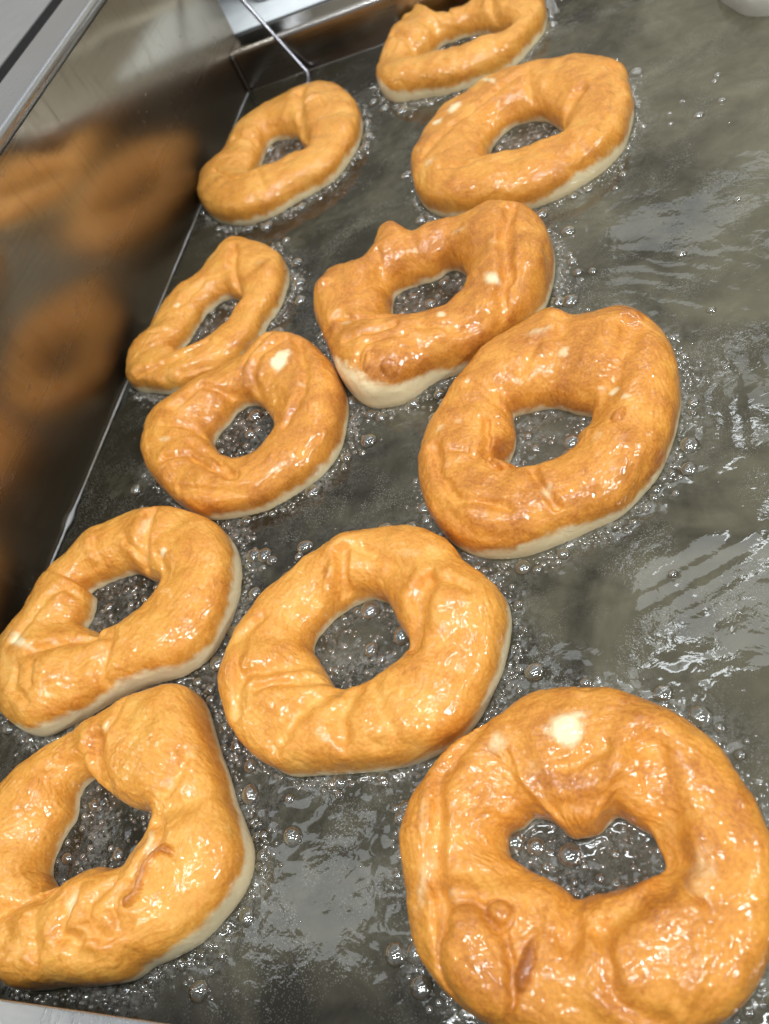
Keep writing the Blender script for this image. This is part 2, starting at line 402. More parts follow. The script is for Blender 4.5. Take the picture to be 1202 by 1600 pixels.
# ------------------------------------------------------------------ doughnuts
DOUGHNUTS = [
  {'label': 'roundish doughnut in the middle with a deep radial crease running into its hole','H': 19.0,'outer': [-1805,1307,-1809,1279,-1812,1252,-1814,1224,-1816,1196,-1818,1169,-1818,1141,-1810,1115,-1799,1089,-1787,1065,-1775,1039,-1762,1015,-1747,991,-1730,970,-1712,949,-1692,930,-1672,910,-1651,892,-1629,875,-1606,860,-1581,847,-1556,836,-1530,826,-1505,815,-1479,807,-1451,805,-1423,806,-1396,808,-1368,811,-1340,812,-1313,813,-1285,815,-1257,816,-1230,818,-1202,820,-1174,823,-1147,825,-1119,829,-1092,832,-1065,836,-1037,842,-1011,849,-984,858,-959,869,-934,881,-909,894,-886,909,-863,924,-842,942,-823,962,-806,984,-792,1008,-779,1033,-767,1058,-756,1083,-745,1108,-735,1134,-726,1160,-718,1187,-711,1214,-706,1241,-701,1268,-697,1296,-694,1323,-692,1351,-694,1379,-699,1406,-708,1432,-723,1455,-741,1476,-759,1497,-778,1517,-798,1537,-818,1556,-839,1574,-859,1593,-877,1614,-893,1636,-910,1659,-928,1680,-947,1700,-969,1717,-992,1732,-1016,1745,-1041,1758,-1066,1770,-1092,1779,-1120,1783,-1147,1783,-1175,1783,-1203,1782,-1230,1780,-1258,1779,-1286,1777,-1313,1774,-1340,1769,-1368,1765,-1395,1760,-1422,1754,-1447,1742,-1470,1726,-1491,1708,-1514,1692,-1537,1677,-1561,1663,-1584,1647,-1605,1630,-1625,1611,-1645,1591,-1664,1571,-1683,1551,-1701,1530,-1717,1508,-1731,1484,-1745,1460,-1759,1436,-1774,1412,-1786,1387,-1794,1361,-1800,1334],'hole': [-1477,1307,-1474,1292,-1467,1278,-1457,1266,-1446,1255,-1436,1243,-1427,1231,-1417,1219,-1408,1207,-1398,1194,-1388,1183,-1379,1170,-1369,1158,-1360,1146,-1349,1134,-1338,1124,-1325,1115,-1311,1108,-1296,1104,-1281,1101,-1266,1099,-1250,1100,-1235,1102,-1220,1106,-1205,1110,-1191,1116,-1177,1124,-1165,1133,-1153,1144,-1142,1154,-1130,1164,-1118,1174,-1107,1184,-1095,1194,-1084,1205,-1075,1218,-1067,1231,-1060,1245,-1056,1260,-1057,1275,-1064,1290,-1072,1302,-1082,1315,-1092,1327,-1101,1339,-1109,1352,-1116,1366,-1123,1380,-1129,1394,-1136,1408,-1143,1422,-1150,1436,-1157,1449,-1166,1462,-1177,1473,-1190,1481,-1205,1487,-1219,1492,-1234,1497,-1249,1501,-1264,1502,-1280,1501,-1295,1497,-1309,1492,-1323,1486,-1337,1479,-1351,1471,-1364,1463,-1377,1454,-1389,1445,-1401,1435,-1413,1425,-1423,1413,-1433,1401,-1442,1389,-1452,1377,-1462,1365,-1471,1352,-1475,1338,-1477,1322],'feats': [('p',-130.0,138.6,5,5,-5,0.9),('l',[(-134.4,163.2),(-133.2,152.2),(-134.1,142.9),(-137.5,134.1)],2.8,-5.5),('p',-129.2,140.2,4.5,4,-29,0.95),('p',-135.1,136.2,3,3,-5,0.6),('l',[(-138.2,156.2),(-140.5,146.9),(-142.4,139.0)],2.5,1.8),('d',-139.3,152.7,2,7,29,0.5),('l',[(-95.8,145.2),(-98.4,139.9),(-98.0,131.3),(-100.5,122.1)],3.5,-4.5),('l',[(-95.9,145.8),(-88.6,144.0),(-80.4,139.5)],2.5,-1.8),('b',-84.7,131.4,14,12,-6,2.6),('l',[(-138.7,120.0),(-149.8,115.3),(-163.4,110.6)],3,-2.2),('l',[(-132.9,112.5),(-145.4,109.9),(-157.5,105.2)],2.6,-2.2),('l',[(-127.6,106.3),(-136.1,101.6),(-140.9,93.9),(-147.9,87.3)],3.5,-2.8),('l',[(-120.1,104.0),(-122.4,96.4),(-121.6,89.0)],3.5,-3.2),('l',[(-165.0,136.1),(-170.9,126.2),(-166.3,112.8),(-164.5,98.3)],3,-2),('l',[(-112.6,107.7),(-109.4,99.0),(-102.5,90.6)],3,-1.6),('l',[(-129.9,165.1),(-117.8,160.1),(-105.9,151.8)],3,-1.6),('p',-104.6,158.7,8,3,-15,0.35),('d',-119.6,156.7,8,5,-5,0.2),('b',-156.3,118.8,8,4,-5,1.2),('b',-149.9,100.9,7,4,-15,1.4),('l',[(-109.6,87.0),(-96.4,86.1),(-86.0,90.4)],2.2,-1.2),('r',-71.8,126.9,3)],'key': 9},
  {'label': 'big doughnut with one sharp corner and a dark brown ridge of dough beside its hole','H': 20.0,'outer': [-2774,584,-2772,555,-2768,526,-2762,498,-2755,469,-2746,442,-2736,414,-2724,388,-2711,361,-2698,336,-2683,310,-2666,286,-2649,263,-2629,241,-2609,220,-2588,200,-2566,181,-2542,164,-2518,148,-2493,132,-2468,116,-2443,103,-2416,91,-2389,80,-2362,70,-2333,65,-2304,66,-2275,70,-2246,75,-2217,81,-2189,87,-2160,92,-2131,95,-2102,97,-2073,100,-2044,104,-2015,109,-1986,114,-1958,119,-1929,126,-1902,136,-1879,153,-1857,173,-1831,186,-1803,196,-1776,207,-1751,221,-1725,236,-1701,252,-1678,270,-1657,290,-1637,311,-1618,333,-1601,357,-1585,382,-1571,407,-1560,434,-1552,462,-1550,491,-1553,520,-1560,549,-1572,575,-1588,599,-1605,623,-1622,647,-1640,670,-1658,693,-1676,716,-1690,742,-1703,768,-1718,793,-1734,817,-1751,841,-1768,865,-1785,889,-1801,913,-1816,938,-1832,963,-1847,988,-1862,1013,-1877,1038,-1893,1062,-1911,1085,-1931,1107,-1954,1124,-1981,1134,-2010,1137,-2039,1134,-2068,1128,-2096,1121,-2124,1113,-2152,1103,-2179,1092,-2205,1080,-2232,1068,-2258,1055,-2285,1043,-2311,1030,-2337,1017,-2363,1003,-2388,989,-2414,975,-2440,961,-2466,948,-2491,934,-2516,919,-2541,903,-2565,887,-2588,869,-2611,851,-2632,831,-2652,809,-2670,786,-2687,762,-2704,739,-2723,717,-2741,694,-2758,670,-2768,642,-2773,614],'hole': [-2397,584,-2403,567,-2407,550,-2411,532,-2415,515,-2416,497,-2415,479,-2412,461,-2406,444,-2397,429,-2382,419,-2368,408,-2355,396,-2344,382,-2329,373,-2312,377,-2295,382,-2277,387,-2260,391,-2244,399,-2228,408,-2213,418,-2198,428,-2183,438,-2168,448,-2152,456,-2135,461,-2117,462,-2099,461,-2082,459,-2064,458,-2046,459,-2028,463,-2016,476,-2009,492,-2002,509,-1993,524,-1982,538,-1971,553,-1962,568,-1956,585,-1953,603,-1953,620,-1960,637,-1973,649,-1989,657,-2006,663,-2023,665,-2041,667,-2059,669,-2077,671,-2095,675,-2112,680,-2129,687,-2145,693,-2161,701,-2178,708,-2194,717,-2209,726,-2225,735,-2240,744,-2256,752,-2270,763,-2284,775,-2298,786,-2314,794,-2331,795,-2348,789,-2364,780,-2378,769,-2389,755,-2394,738,-2394,720,-2392,703,-2387,685,-2381,669,-2376,651,-2376,633,-2382,617,-2390,601],'feats': [('m',[(-174.7,49.1),(-178.2,50.2),(-181.7,48.4),(-183.2,44.9),(-184.0,40.0),(-184.7,36.2),(-186.5,33.8)],1.35,2.6,0.9),('l',[(-224.7,87.7),(-221.1,80.9),(-218.0,75.0)],4,-4.5),('b',-224.7,87.7,5,4,0,-2.2),('d',-224.7,87.7,6,4,0,0.5),('l',[(-186.6,59.9),(-182.3,54.2),(-184.9,48.3),(-187.7,37.1)],2.2,-2.6),('p',-185.9,51.1,2.2,9,21,0.6),('l',[(-186.5,61.0),(-179.9,63.8),(-171.5,66.2)],4,-1.8),('l',[(-210.6,35.8),(-210.1,28.9),(-210.9,22.1),(-203.7,20.7)],2.6,-3),('p',-210.3,31.6,2.2,6,13,0.75),('l',[(-196.8,37.9),(-202.5,33.5),(-201.4,27.5),(-195.5,25.2)],2.4,-2.2),('l',[(-189.8,39.0),(-192.4,31.4),(-189.4,28.3)],2.2,-1.6),('k',-230.5,40.1,5.5,6,0,1.8),('l',[(-242.9,26.8),(-230.6,32.9),(-219.7,35.3)],2.5,-2.2),('l',[(-225.2,27.9),(-220.5,22.1),(-219.3,15.6)],2.5,-1.5),('b',-188.4,90.0,13,13,0,2.2),('l',[(-182.6,84.1),(-181.0,76.1),(-185.4,69.0)],2,-1.3),('b',-166.7,50.5,13,10,0,2),('l',[(-209.7,21.6),(-194.5,22.7),(-185.2,26.6)],2.2,-1.6),('l',[(-217.7,102.8),(-218.2,92.9),(-220.8,88.6)],2.4,-1.4),('p',-219.3,93.0,4,3,-5,0.4),('l',[(-246.9,78.2),(-239.9,80.0),(-229.8,84.3)],2,-1.3),('b',-244.5,42.0,9,8,6,2),('l',[(-235.8,19.0),(-219.0,18.9),(-197.4,16.7)],3,-1.2),('p',-180.7,84.1,4,6,0,0.3),('r',-165.6,31.6,5),('r',-156.8,54.2,3)],'key': 10},
  {'label': 'largest doughnut,with a bat shaped hole,a round cream spot and a smooth oval blister','H': 18.0,'outer': [-1010,583,-1007,556,-999,531,-990,505,-982,479,-974,454,-966,428,-959,402,-951,377,-942,352,-932,327,-920,302,-908,279,-892,257,-874,237,-856,217,-836,200,-814,183,-792,169,-768,156,-744,145,-719,135,-693,128,-666,123,-640,118,-614,112,-588,107,-561,103,-534,101,-507,101,-481,102,-454,104,-427,107,-400,110,-374,113,-347,117,-321,121,-294,126,-268,132,-243,140,-217,150,-193,160,-168,171,-144,183,-120,195,-97,209,-76,226,-56,244,-38,264,-22,285,-8,308,5,332,17,356,27,380,36,406,45,431,53,457,59,483,65,509,67,536,67,563,65,589,60,616,53,642,45,667,38,693,30,719,21,744,10,768,-3,792,-15,816,-27,840,-39,864,-53,887,-70,908,-89,927,-110,944,-131,961,-153,976,-175,991,-198,1005,-221,1018,-245,1031,-269,1042,-295,1051,-320,1059,-346,1065,-373,1070,-399,1073,-426,1075,-453,1075,-480,1073,-507,1070,-533,1068,-560,1064,-586,1059,-611,1049,-635,1036,-657,1021,-677,1003,-697,986,-721,973,-745,962,-769,950,-793,937,-815,922,-837,907,-858,889,-877,871,-895,850,-911,829,-926,807,-940,784,-953,761,-966,737,-976,712,-986,687,-994,662,-1001,636,-1007,610],'hole': [-671,583,-666,570,-657,559,-645,551,-632,544,-619,537,-607,530,-594,523,-581,516,-568,511,-554,507,-540,503,-527,498,-514,491,-502,483,-490,475,-480,464,-469,455,-455,455,-441,459,-428,464,-414,469,-400,472,-386,475,-372,478,-358,481,-344,485,-330,489,-316,494,-303,499,-290,505,-276,510,-263,517,-251,523,-238,531,-227,540,-221,553,-223,567,-228,580,-235,593,-240,607,-245,620,-251,633,-260,645,-272,652,-285,658,-298,664,-310,672,-323,679,-335,687,-349,692,-362,689,-373,680,-383,669,-392,658,-401,647,-412,639,-425,634,-439,630,-453,627,-468,624,-482,626,-495,632,-505,642,-516,652,-527,661,-538,670,-551,676,-565,680,-579,683,-593,683,-605,675,-615,664,-625,654,-639,649,-652,645,-665,638,-672,626,-674,611,-673,597],'feats': [('l',[(-73.8,92.6),(-85.4,78.3),(-85.2,62.8),(-86.1,52.7),(-82.3,40.8),(-80.0,33.5)],2.6,-3.2),('p',-88.4,45.6,3,14,-6,0.45),('p',-90.5,65.5,2,8,0,0.35),('k',-71.0,25.2,9,15,18,4.2),('d',-71.0,25.2,8,13,18,0.25),('k',-64.7,38.2,3.2,3.4,6,2.0),('d',-64.7,38.2,3.2,3.4,6,0.35),('k',-57.3,26.4,2.2,6,-13,1.3),('d',-57.3,26.4,2,6,-13,1.0),('p',-46.7,89.7,5.6,5.4,0,1.25),('p',-67.8,85.9,3.5,4,0,0.6),('p',-40.7,95.1,3,2,0,0.3),('l',[(-23.6,84.2),(-22.4,75.0),(-20.1,64.6),(-21.4,52.2)],5,-5),('b',-43.0,64.0,8,7,0,2.0),('l',[(-50.3,66.5),(-43.0,68.4),(-35.8,68.6)],2.5,-1.8),('l',[(-65.1,82.4),(-63.8,74.6),(-66.0,67.9)],1.2,-1.0),('l',[(-44.1,43.9),(-45.2,38.3),(-45.9,32.2)],4,-3.5),('b',-24.3,30.9,17,14,-16,3),('l',[(-37.6,36.5),(-36.9,29.9),(-35.5,24.3),(-31.8,19.8),(-25.1,17.8)],2.6,-2.6),('l',[(-37.6,36.5),(-30.0,42.4),(-20.1,47.6),(-17.3,53.2)],4,-2.6),('l',[(-13.5,38.3),(-14.4,32.4),(-17.4,22.5)],1.8,1.2),('l',[(-16.4,49.4),(-15.1,46.3),(-13.3,43.8)],1.4,-1.6),('p',-12.6,51.9,5,8,-23,0.45),('p',-78.4,42.7,3,3,0,0.4),('p',-56.1,78.5,5,3,-24,0.35),('l',[(-80.4,49.4),(-72.1,48.1),(-62.9,50.3)],3,-1.2),('l',[(-35.3,84.2),(-41.0,80.4),(-48.5,78.5)],2,-1.2),('d',-48.5,74.7,10,3,-6,0.35),('d',-22.4,75.0,5,8,0,0.3)],'key': 11},
  {'label': 'golden doughnut with wide cream rim and pale crease,cut off at the left edge','H': 19.0,'outer': [-2989,1593,-2994,1564,-2999,1535,-3005,1506,-3017,1479,-3031,1453,-3044,1427,-3057,1400,-3065,1371,-3065,1342,-3062,1313,-3056,1283,-3050,1255,-3041,1226,-3031,1199,-3019,1172,-3006,1145,-2990,1120,-2971,1097,-2950,1076,-2928,1057,-2904,1040,-2878,1025,-2852,1011,-2825,999,-2798,987,-2771,975,-2743,966,-2714,961,-2685,964,-2656,971,-2629,983,-2602,996,-2576,1009,-2549,1021,-2522,1034,-2495,1046,-2469,1060,-2444,1075,-2419,1091,-2393,1106,-2367,1120,-2341,1133,-2314,1146,-2287,1157,-2259,1166,-2230,1175,-2202,1182,-2173,1190,-2144,1196,-2115,1200,-2086,1206,-2059,1217,-2033,1232,-2008,1247,-1984,1265,-1962,1285,-1944,1308,-1931,1334,-1921,1362,-1913,1391,-1906,1420,-1900,1448,-1895,1478,-1892,1507,-1892,1537,-1892,1566,-1894,1596,-1898,1625,-1903,1654,-1910,1683,-1918,1711,-1928,1739,-1938,1767,-1951,1794,-1965,1820,-1982,1844,-2001,1866,-2022,1887,-2044,1907,-2068,1925,-2092,1941,-2118,1956,-2144,1970,-2171,1983,-2198,1995,-2225,2006,-2253,2015,-2282,2024,-2310,2030,-2339,2036,-2369,2040,-2398,2044,-2428,2046,-2457,2048,-2487,2047,-2516,2045,-2545,2041,-2574,2034,-2603,2027,-2631,2018,-2659,2008,-2687,1998,-2714,1987,-2742,1976,-2768,1963,-2793,1947,-2815,1928,-2836,1906,-2855,1884,-2873,1861,-2891,1837,-2908,1813,-2925,1788,-2940,1763,-2954,1737,-2964,1709,-2971,1680,-2978,1651,-2984,1623],'hole': [-2674,1593,-2671,1578,-2668,1562,-2666,1546,-2665,1529,-2666,1513,-2671,1498,-2676,1483,-2671,1468,-2657,1459,-2642,1453,-2627,1447,-2612,1441,-2597,1437,-2581,1432,-2566,1427,-2551,1420,-2538,1411,-2524,1402,-2510,1394,-2495,1388,-2479,1387,-2470,1400,-2461,1413,-2447,1421,-2433,1429,-2419,1438,-2405,1446,-2391,1454,-2377,1462,-2363,1470,-2350,1479,-2337,1490,-2325,1501,-2314,1512,-2303,1524,-2293,1537,-2284,1550,-2276,1564,-2271,1579,-2268,1595,-2268,1612,-2270,1628,-2275,1643,-2286,1654,-2300,1662,-2315,1669,-2331,1674,-2346,1679,-2361,1685,-2376,1690,-2391,1697,-2405,1704,-2420,1711,-2435,1718,-2449,1725,-2464,1731,-2479,1737,-2495,1741,-2511,1742,-2527,1739,-2543,1735,-2559,1732,-2575,1728,-2590,1725,-2606,1722,-2622,1718,-2638,1714,-2653,1709,-2668,1703,-2683,1697,-2698,1691,-2713,1684,-2726,1675,-2735,1662,-2722,1652,-2708,1645,-2694,1637,-2684,1624,-2678,1609],'feats': [('l',[(-236.7,195.0),(-235.4,182.5),(-235.1,172.9),(-237.1,165.0)],3,-4.2),('p',-237.7,188.8,2,8,-4,0.6),('p',-222.3,172.9,2.7,2.5,-9,1.1),('p',-284.4,133.0,3,10,63,0.85),('l',[(-275.0,128.2),(-258.0,132.0),(-237.2,133.9)],2.8,-3.4),('b',-260.9,119.2,11,8,0,3),('l',[(-234.3,112.2),(-235.9,119.1),(-233.7,131.1)],3,-2.4),('l',[(-266.0,183.6),(-261.8,173.4),(-271.7,172.0)],2,-1.4),('l',[(-249.3,184.1),(-238.5,175.6)],2,-1.6),('l',[(-217.8,157.5),(-219.9,165.5),(-225.0,171.8)],2.2,-1.8),('l',[(-287.0,134.2),(-280.7,154.0),(-271.2,164.8)],2.4,-1.6),('l',[(-272.5,159.0),(-260.8,155.7)],2,-1.4),('b',-201.4,145.4,10,14,11,1.5),('l',[(-279.4,119.0),(-276.5,110.8),(-267.3,104.6)],2,-1.4),('l',[(-270.2,120.6),(-267.0,111.4)],1.8,-1.2),('r',-197.4,160.9,5),('r',-217.7,117.3,7),('r',-269.1,99.1,7)],'key': 8},
  {'label': 'oval doughnut with two brown horns and a dough curl inside its hole','H': 19.0,'outer': [-1100,2196,-1104,2166,-1106,2136,-1106,2106,-1104,2076,-1101,2046,-1097,2016,-1091,1987,-1083,1958,-1074,1929,-1063,1901,-1051,1874,-1037,1847,-1021,1822,-1005,1797,-987,1772,-968,1749,-947,1727,-925,1707,-901,1689,-875,1673,-849,1660,-820,1650,-791,1643,-761,1639,-731,1637,-701,1636,-671,1638,-642,1642,-612,1648,-584,1657,-555,1668,-527,1678,-499,1689,-471,1700,-443,1711,-416,1723,-388,1735,-360,1746,-333,1758,-307,1772,-283,1790,-261,1811,-241,1834,-222,1857,-203,1880,-183,1903,-165,1927,-150,1952,-136,1979,-124,2007,-113,2035,-103,2063,-94,2092,-85,2120,-77,2149,-70,2178,-64,2208,-58,2237,-54,2267,-51,2297,-49,2327,-48,2357,-48,2387,-49,2417,-51,2447,-54,2477,-59,2506,-66,2535,-76,2564,-87,2592,-100,2619,-114,2645,-129,2671,-145,2697,-162,2721,-181,2744,-202,2766,-227,2782,-256,2790,-286,2791,-316,2790,-346,2789,-376,2787,-406,2785,-436,2787,-463,2800,-483,2822,-506,2841,-531,2859,-560,2863,-588,2853,-615,2840,-641,2825,-667,2811,-694,2796,-720,2782,-747,2768,-773,2753,-797,2735,-821,2717,-844,2697,-865,2677,-886,2654,-903,2630,-920,2605,-935,2580,-951,2554,-966,2528,-981,2502,-995,2475,-1009,2449,-1023,2422,-1037,2395,-1049,2368,-1060,2340,-1070,2312,-1079,2283,-1087,2254,-1094,2225],'hole': [-706,2196,-708,2180,-711,2165,-715,2150,-720,2135,-726,2120,-734,2107,-745,2096,-756,2085,-767,2074,-775,2061,-770,2047,-756,2042,-740,2040,-725,2036,-713,2027,-700,2018,-686,2012,-670,2008,-655,2005,-640,2003,-624,2002,-609,2003,-593,2005,-578,2008,-563,2012,-548,2016,-533,2021,-518,2027,-504,2033,-490,2040,-478,2049,-466,2060,-456,2072,-451,2087,-449,2102,-448,2118,-443,2132,-434,2145,-422,2155,-411,2166,-401,2178,-393,2191,-390,2207,-388,2222,-387,2238,-386,2253,-388,2269,-397,2281,-411,2288,-426,2293,-440,2298,-455,2304,-468,2312,-482,2320,-495,2329,-508,2337,-521,2345,-535,2352,-550,2358,-565,2361,-581,2363,-596,2363,-612,2362,-627,2360,-643,2359,-658,2358,-674,2358,-690,2358,-705,2356,-719,2349,-722,2334,-720,2319,-717,2304,-715,2288,-712,2273,-709,2258,-707,2242,-705,2227,-705,2211],'feats': [('m',[(-67.8,216.6),(-66.4,210.3),(-67.7,203.6),(-71.0,198.9),(-74.8,198.8)],2.6,2.4,0.3),('l',[(-78.9,221.9),(-79.6,205.8),(-73.9,195.2)],1.6,-2.4),('b',-72.5,208.5,5,8,-11,2.4),('d',-72.5,208.5,5,7,-11,0.4),('b',-50.4,274.2,5,4,-17,2.6),('b',-20.4,264.4,6,4,-15,3),('b',-35.1,264.0,9,5,-15,1.5),('d',-19.6,264.2,6,4,-18,0.5),('d',-51.3,275.9,5,3,-16,0.3),('p',-57.8,263.4,7,3,11,0.55),('p',-47.6,249.2,3.4,3,-14,0.65),('p',-28.6,226.0,2.6,2,-12,0.9),('p',-24.2,220.0,2.4,2,-12,0.7),('p',-53.8,180.1,3,4,-40,0.55),('p',-98.9,219.7,3,3,-13,0.5),('p',-35.0,201.4,3,4,-35,0.4),('p',-90.6,221.2,3,2,-14,0.4),('l',[(-36.9,214.2),(-30.1,225.7),(-23.6,243.0),(-20.1,255.2)],5,-3),('l',[(-100.5,209.6),(-96.5,193.2),(-87.6,180.6),(-69.2,174.5)],2.5,-2.4),('k',-27.4,211.3,2.3,4,-35,1.6),('d',-27.4,211.3,2.3,4,-35,0.3),('l',[(-59.5,190.9),(-56.5,183.2),(-50.7,174.5)],2,-2.2),('l',[(-68.1,223.8),(-78.3,234.5),(-88.7,241.3)],2.2,-1.4),('l',[(-65.5,244.8),(-59.3,256.8),(-46.3,260.2)],3,-1.2),('l',[(-86.2,205.0),(-92.8,206.2)],2,-1.2),('l',[(-96.3,181.9),(-82.1,167.5),(-63.1,163.5)],2.4,-1.5),('d',-43.3,237.2,10,6,-15,0.25),('r',-60.6,168.3,4)],'key': 7},
  {'label': 'lumpy brown doughnut with dark pointed tip and broad white lower edge','H': 22.0,'outer': [-1813,3259,-1807,3226,-1797,3194,-1786,3163,-1773,3132,-1760,3101,-1746,3070,-1731,3040,-1716,3010,-1700,2981,-1684,2951,-1670,2921,-1657,2890,-1644,2859,-1631,2828,-1618,2797,-1604,2767,-1590,2736,-1573,2707,-1554,2680,-1533,2653,-1512,2628,-1489,2603,-1464,2581,-1437,2561,-1406,2548,-1374,2541,-1340,2538,-1307,2537,-1273,2541,-1241,2551,-1212,2568,-1187,2589,-1162,2612,-1136,2633,-1107,2649,-1075,2660,-1042,2667,-1009,2673,-977,2682,-946,2694,-917,2712,-891,2733,-867,2756,-842,2778,-816,2800,-789,2819,-760,2836,-730,2852,-701,2869,-674,2888,-650,2911,-629,2938,-612,2967,-599,2997,-587,3029,-578,3061,-570,3094,-565,3127,-560,3160,-557,3193,-554,3227,-552,3260,-551,3294,-552,3327,-554,3361,-558,3394,-564,3427,-572,3459,-583,3491,-597,3522,-614,3551,-633,3578,-655,3603,-679,3627,-704,3649,-731,3669,-758,3688,-787,3705,-819,3715,-852,3712,-885,3708,-918,3702,-951,3696,-984,3690,-1017,3684,-1051,3681,-1084,3681,-1118,3683,-1151,3686,-1185,3689,-1217,3683,-1249,3671,-1282,3665,-1313,3674,-1340,3695,-1364,3718,-1388,3741,-1416,3759,-1449,3761,-1477,3743,-1495,3715,-1502,3682,-1509,3650,-1520,3618,-1533,3587,-1552,3560,-1579,3539,-1609,3525,-1641,3516,-1674,3512,-1707,3506,-1740,3501,-1770,3487,-1783,3456,-1792,3424,-1800,3392,-1808,3359,-1813,3326,-1815,3293],'hole': [-1399,3259,-1397,3242,-1394,3224,-1392,3207,-1388,3190,-1386,3172,-1384,3155,-1384,3137,-1384,3120,-1384,3102,-1382,3085,-1375,3069,-1361,3058,-1345,3051,-1328,3046,-1312,3040,-1295,3036,-1277,3033,-1260,3030,-1243,3026,-1226,3022,-1209,3017,-1192,3014,-1174,3011,-1157,3011,-1139,3013,-1122,3017,-1105,3022,-1089,3028,-1073,3036,-1059,3046,-1045,3057,-1032,3069,-1021,3083,-1012,3097,-1004,3113,-997,3129,-992,3146,-988,3163,-984,3180,-981,3198,-979,3215,-978,3233,-978,3250,-979,3268,-982,3285,-986,3302,-991,3319,-998,3335,-1005,3351,-1012,3367,-1021,3382,-1030,3397,-1041,3411,-1053,3424,-1067,3434,-1083,3442,-1100,3445,-1117,3440,-1131,3430,-1145,3419,-1159,3408,-1174,3399,-1190,3393,-1208,3390,-1225,3389,-1243,3389,-1260,3388,-1278,3386,-1295,3383,-1312,3380,-1329,3377,-1347,3373,-1363,3367,-1378,3358,-1390,3345,-1397,3329,-1400,3312,-1401,3294,-1400,3277],'feats': [('b',-172.7,329.3,5,5,-16,5.5),('d',-173.1,331.6,5,4,-18,0.6),('b',-122.8,354.3,8,5,-20,1.2),('l',[(-144.2,349.6),(-143.3,339.9),(-143.5,329.4),(-150.0,318.2)],2.0,-1.2),('b',-151.1,339.5,7,6,-19,3),('b',-145.2,351.5,6,5,-19,2.2),('l',[(-73.0,353.6),(-74.9,328.7),(-73.0,305.6),(-76.6,284.5)],3.4,-4.6),('b',-60.8,317.9,7,16,-21,2.2),('p',-80.2,302.6,5,4,-48,0.95),('p',-103.1,285.9,2.6,2.6,-15,0.9),('p',-152.4,296.3,5,3,-18,0.55),('p',-99.5,348.5,8,2,-13,0.4),('l',[(-128.5,339.3),(-113.0,339.8),(-96.8,339.9)],2.4,-1.4),('k',-126.5,259.6,3.6,3,-12,1.8),('d',-126.5,259.6,3.6,3,-12,0.3),('k',-136.4,264.6,2,5,-17,1.6),('l',[(-160.2,302.7),(-135.9,292.9),(-129.5,297.8)],2.2,-2.2),('l',[(-150.3,280.9),(-132.3,281.3),(-124.9,284.4)],2.2,-2),('l',[(-141.9,265.9),(-139.4,275.4),(-119.9,275.3)],1.8,-1.4),('p',-80.5,327.9,4,3,-20,0.4),('l',[(-113.0,281.0),(-94.0,275.7),(-80.0,281.7)],2.6,-1.4),('l',[(-146.5,330.3),(-138.6,327.7),(-131.4,337.3)],2,-1),('d',-134.7,363.7,7,3,-21,0.4),('r',-154.7,266.2,15),('r',-129.5,258.0,6)],'key': 6},
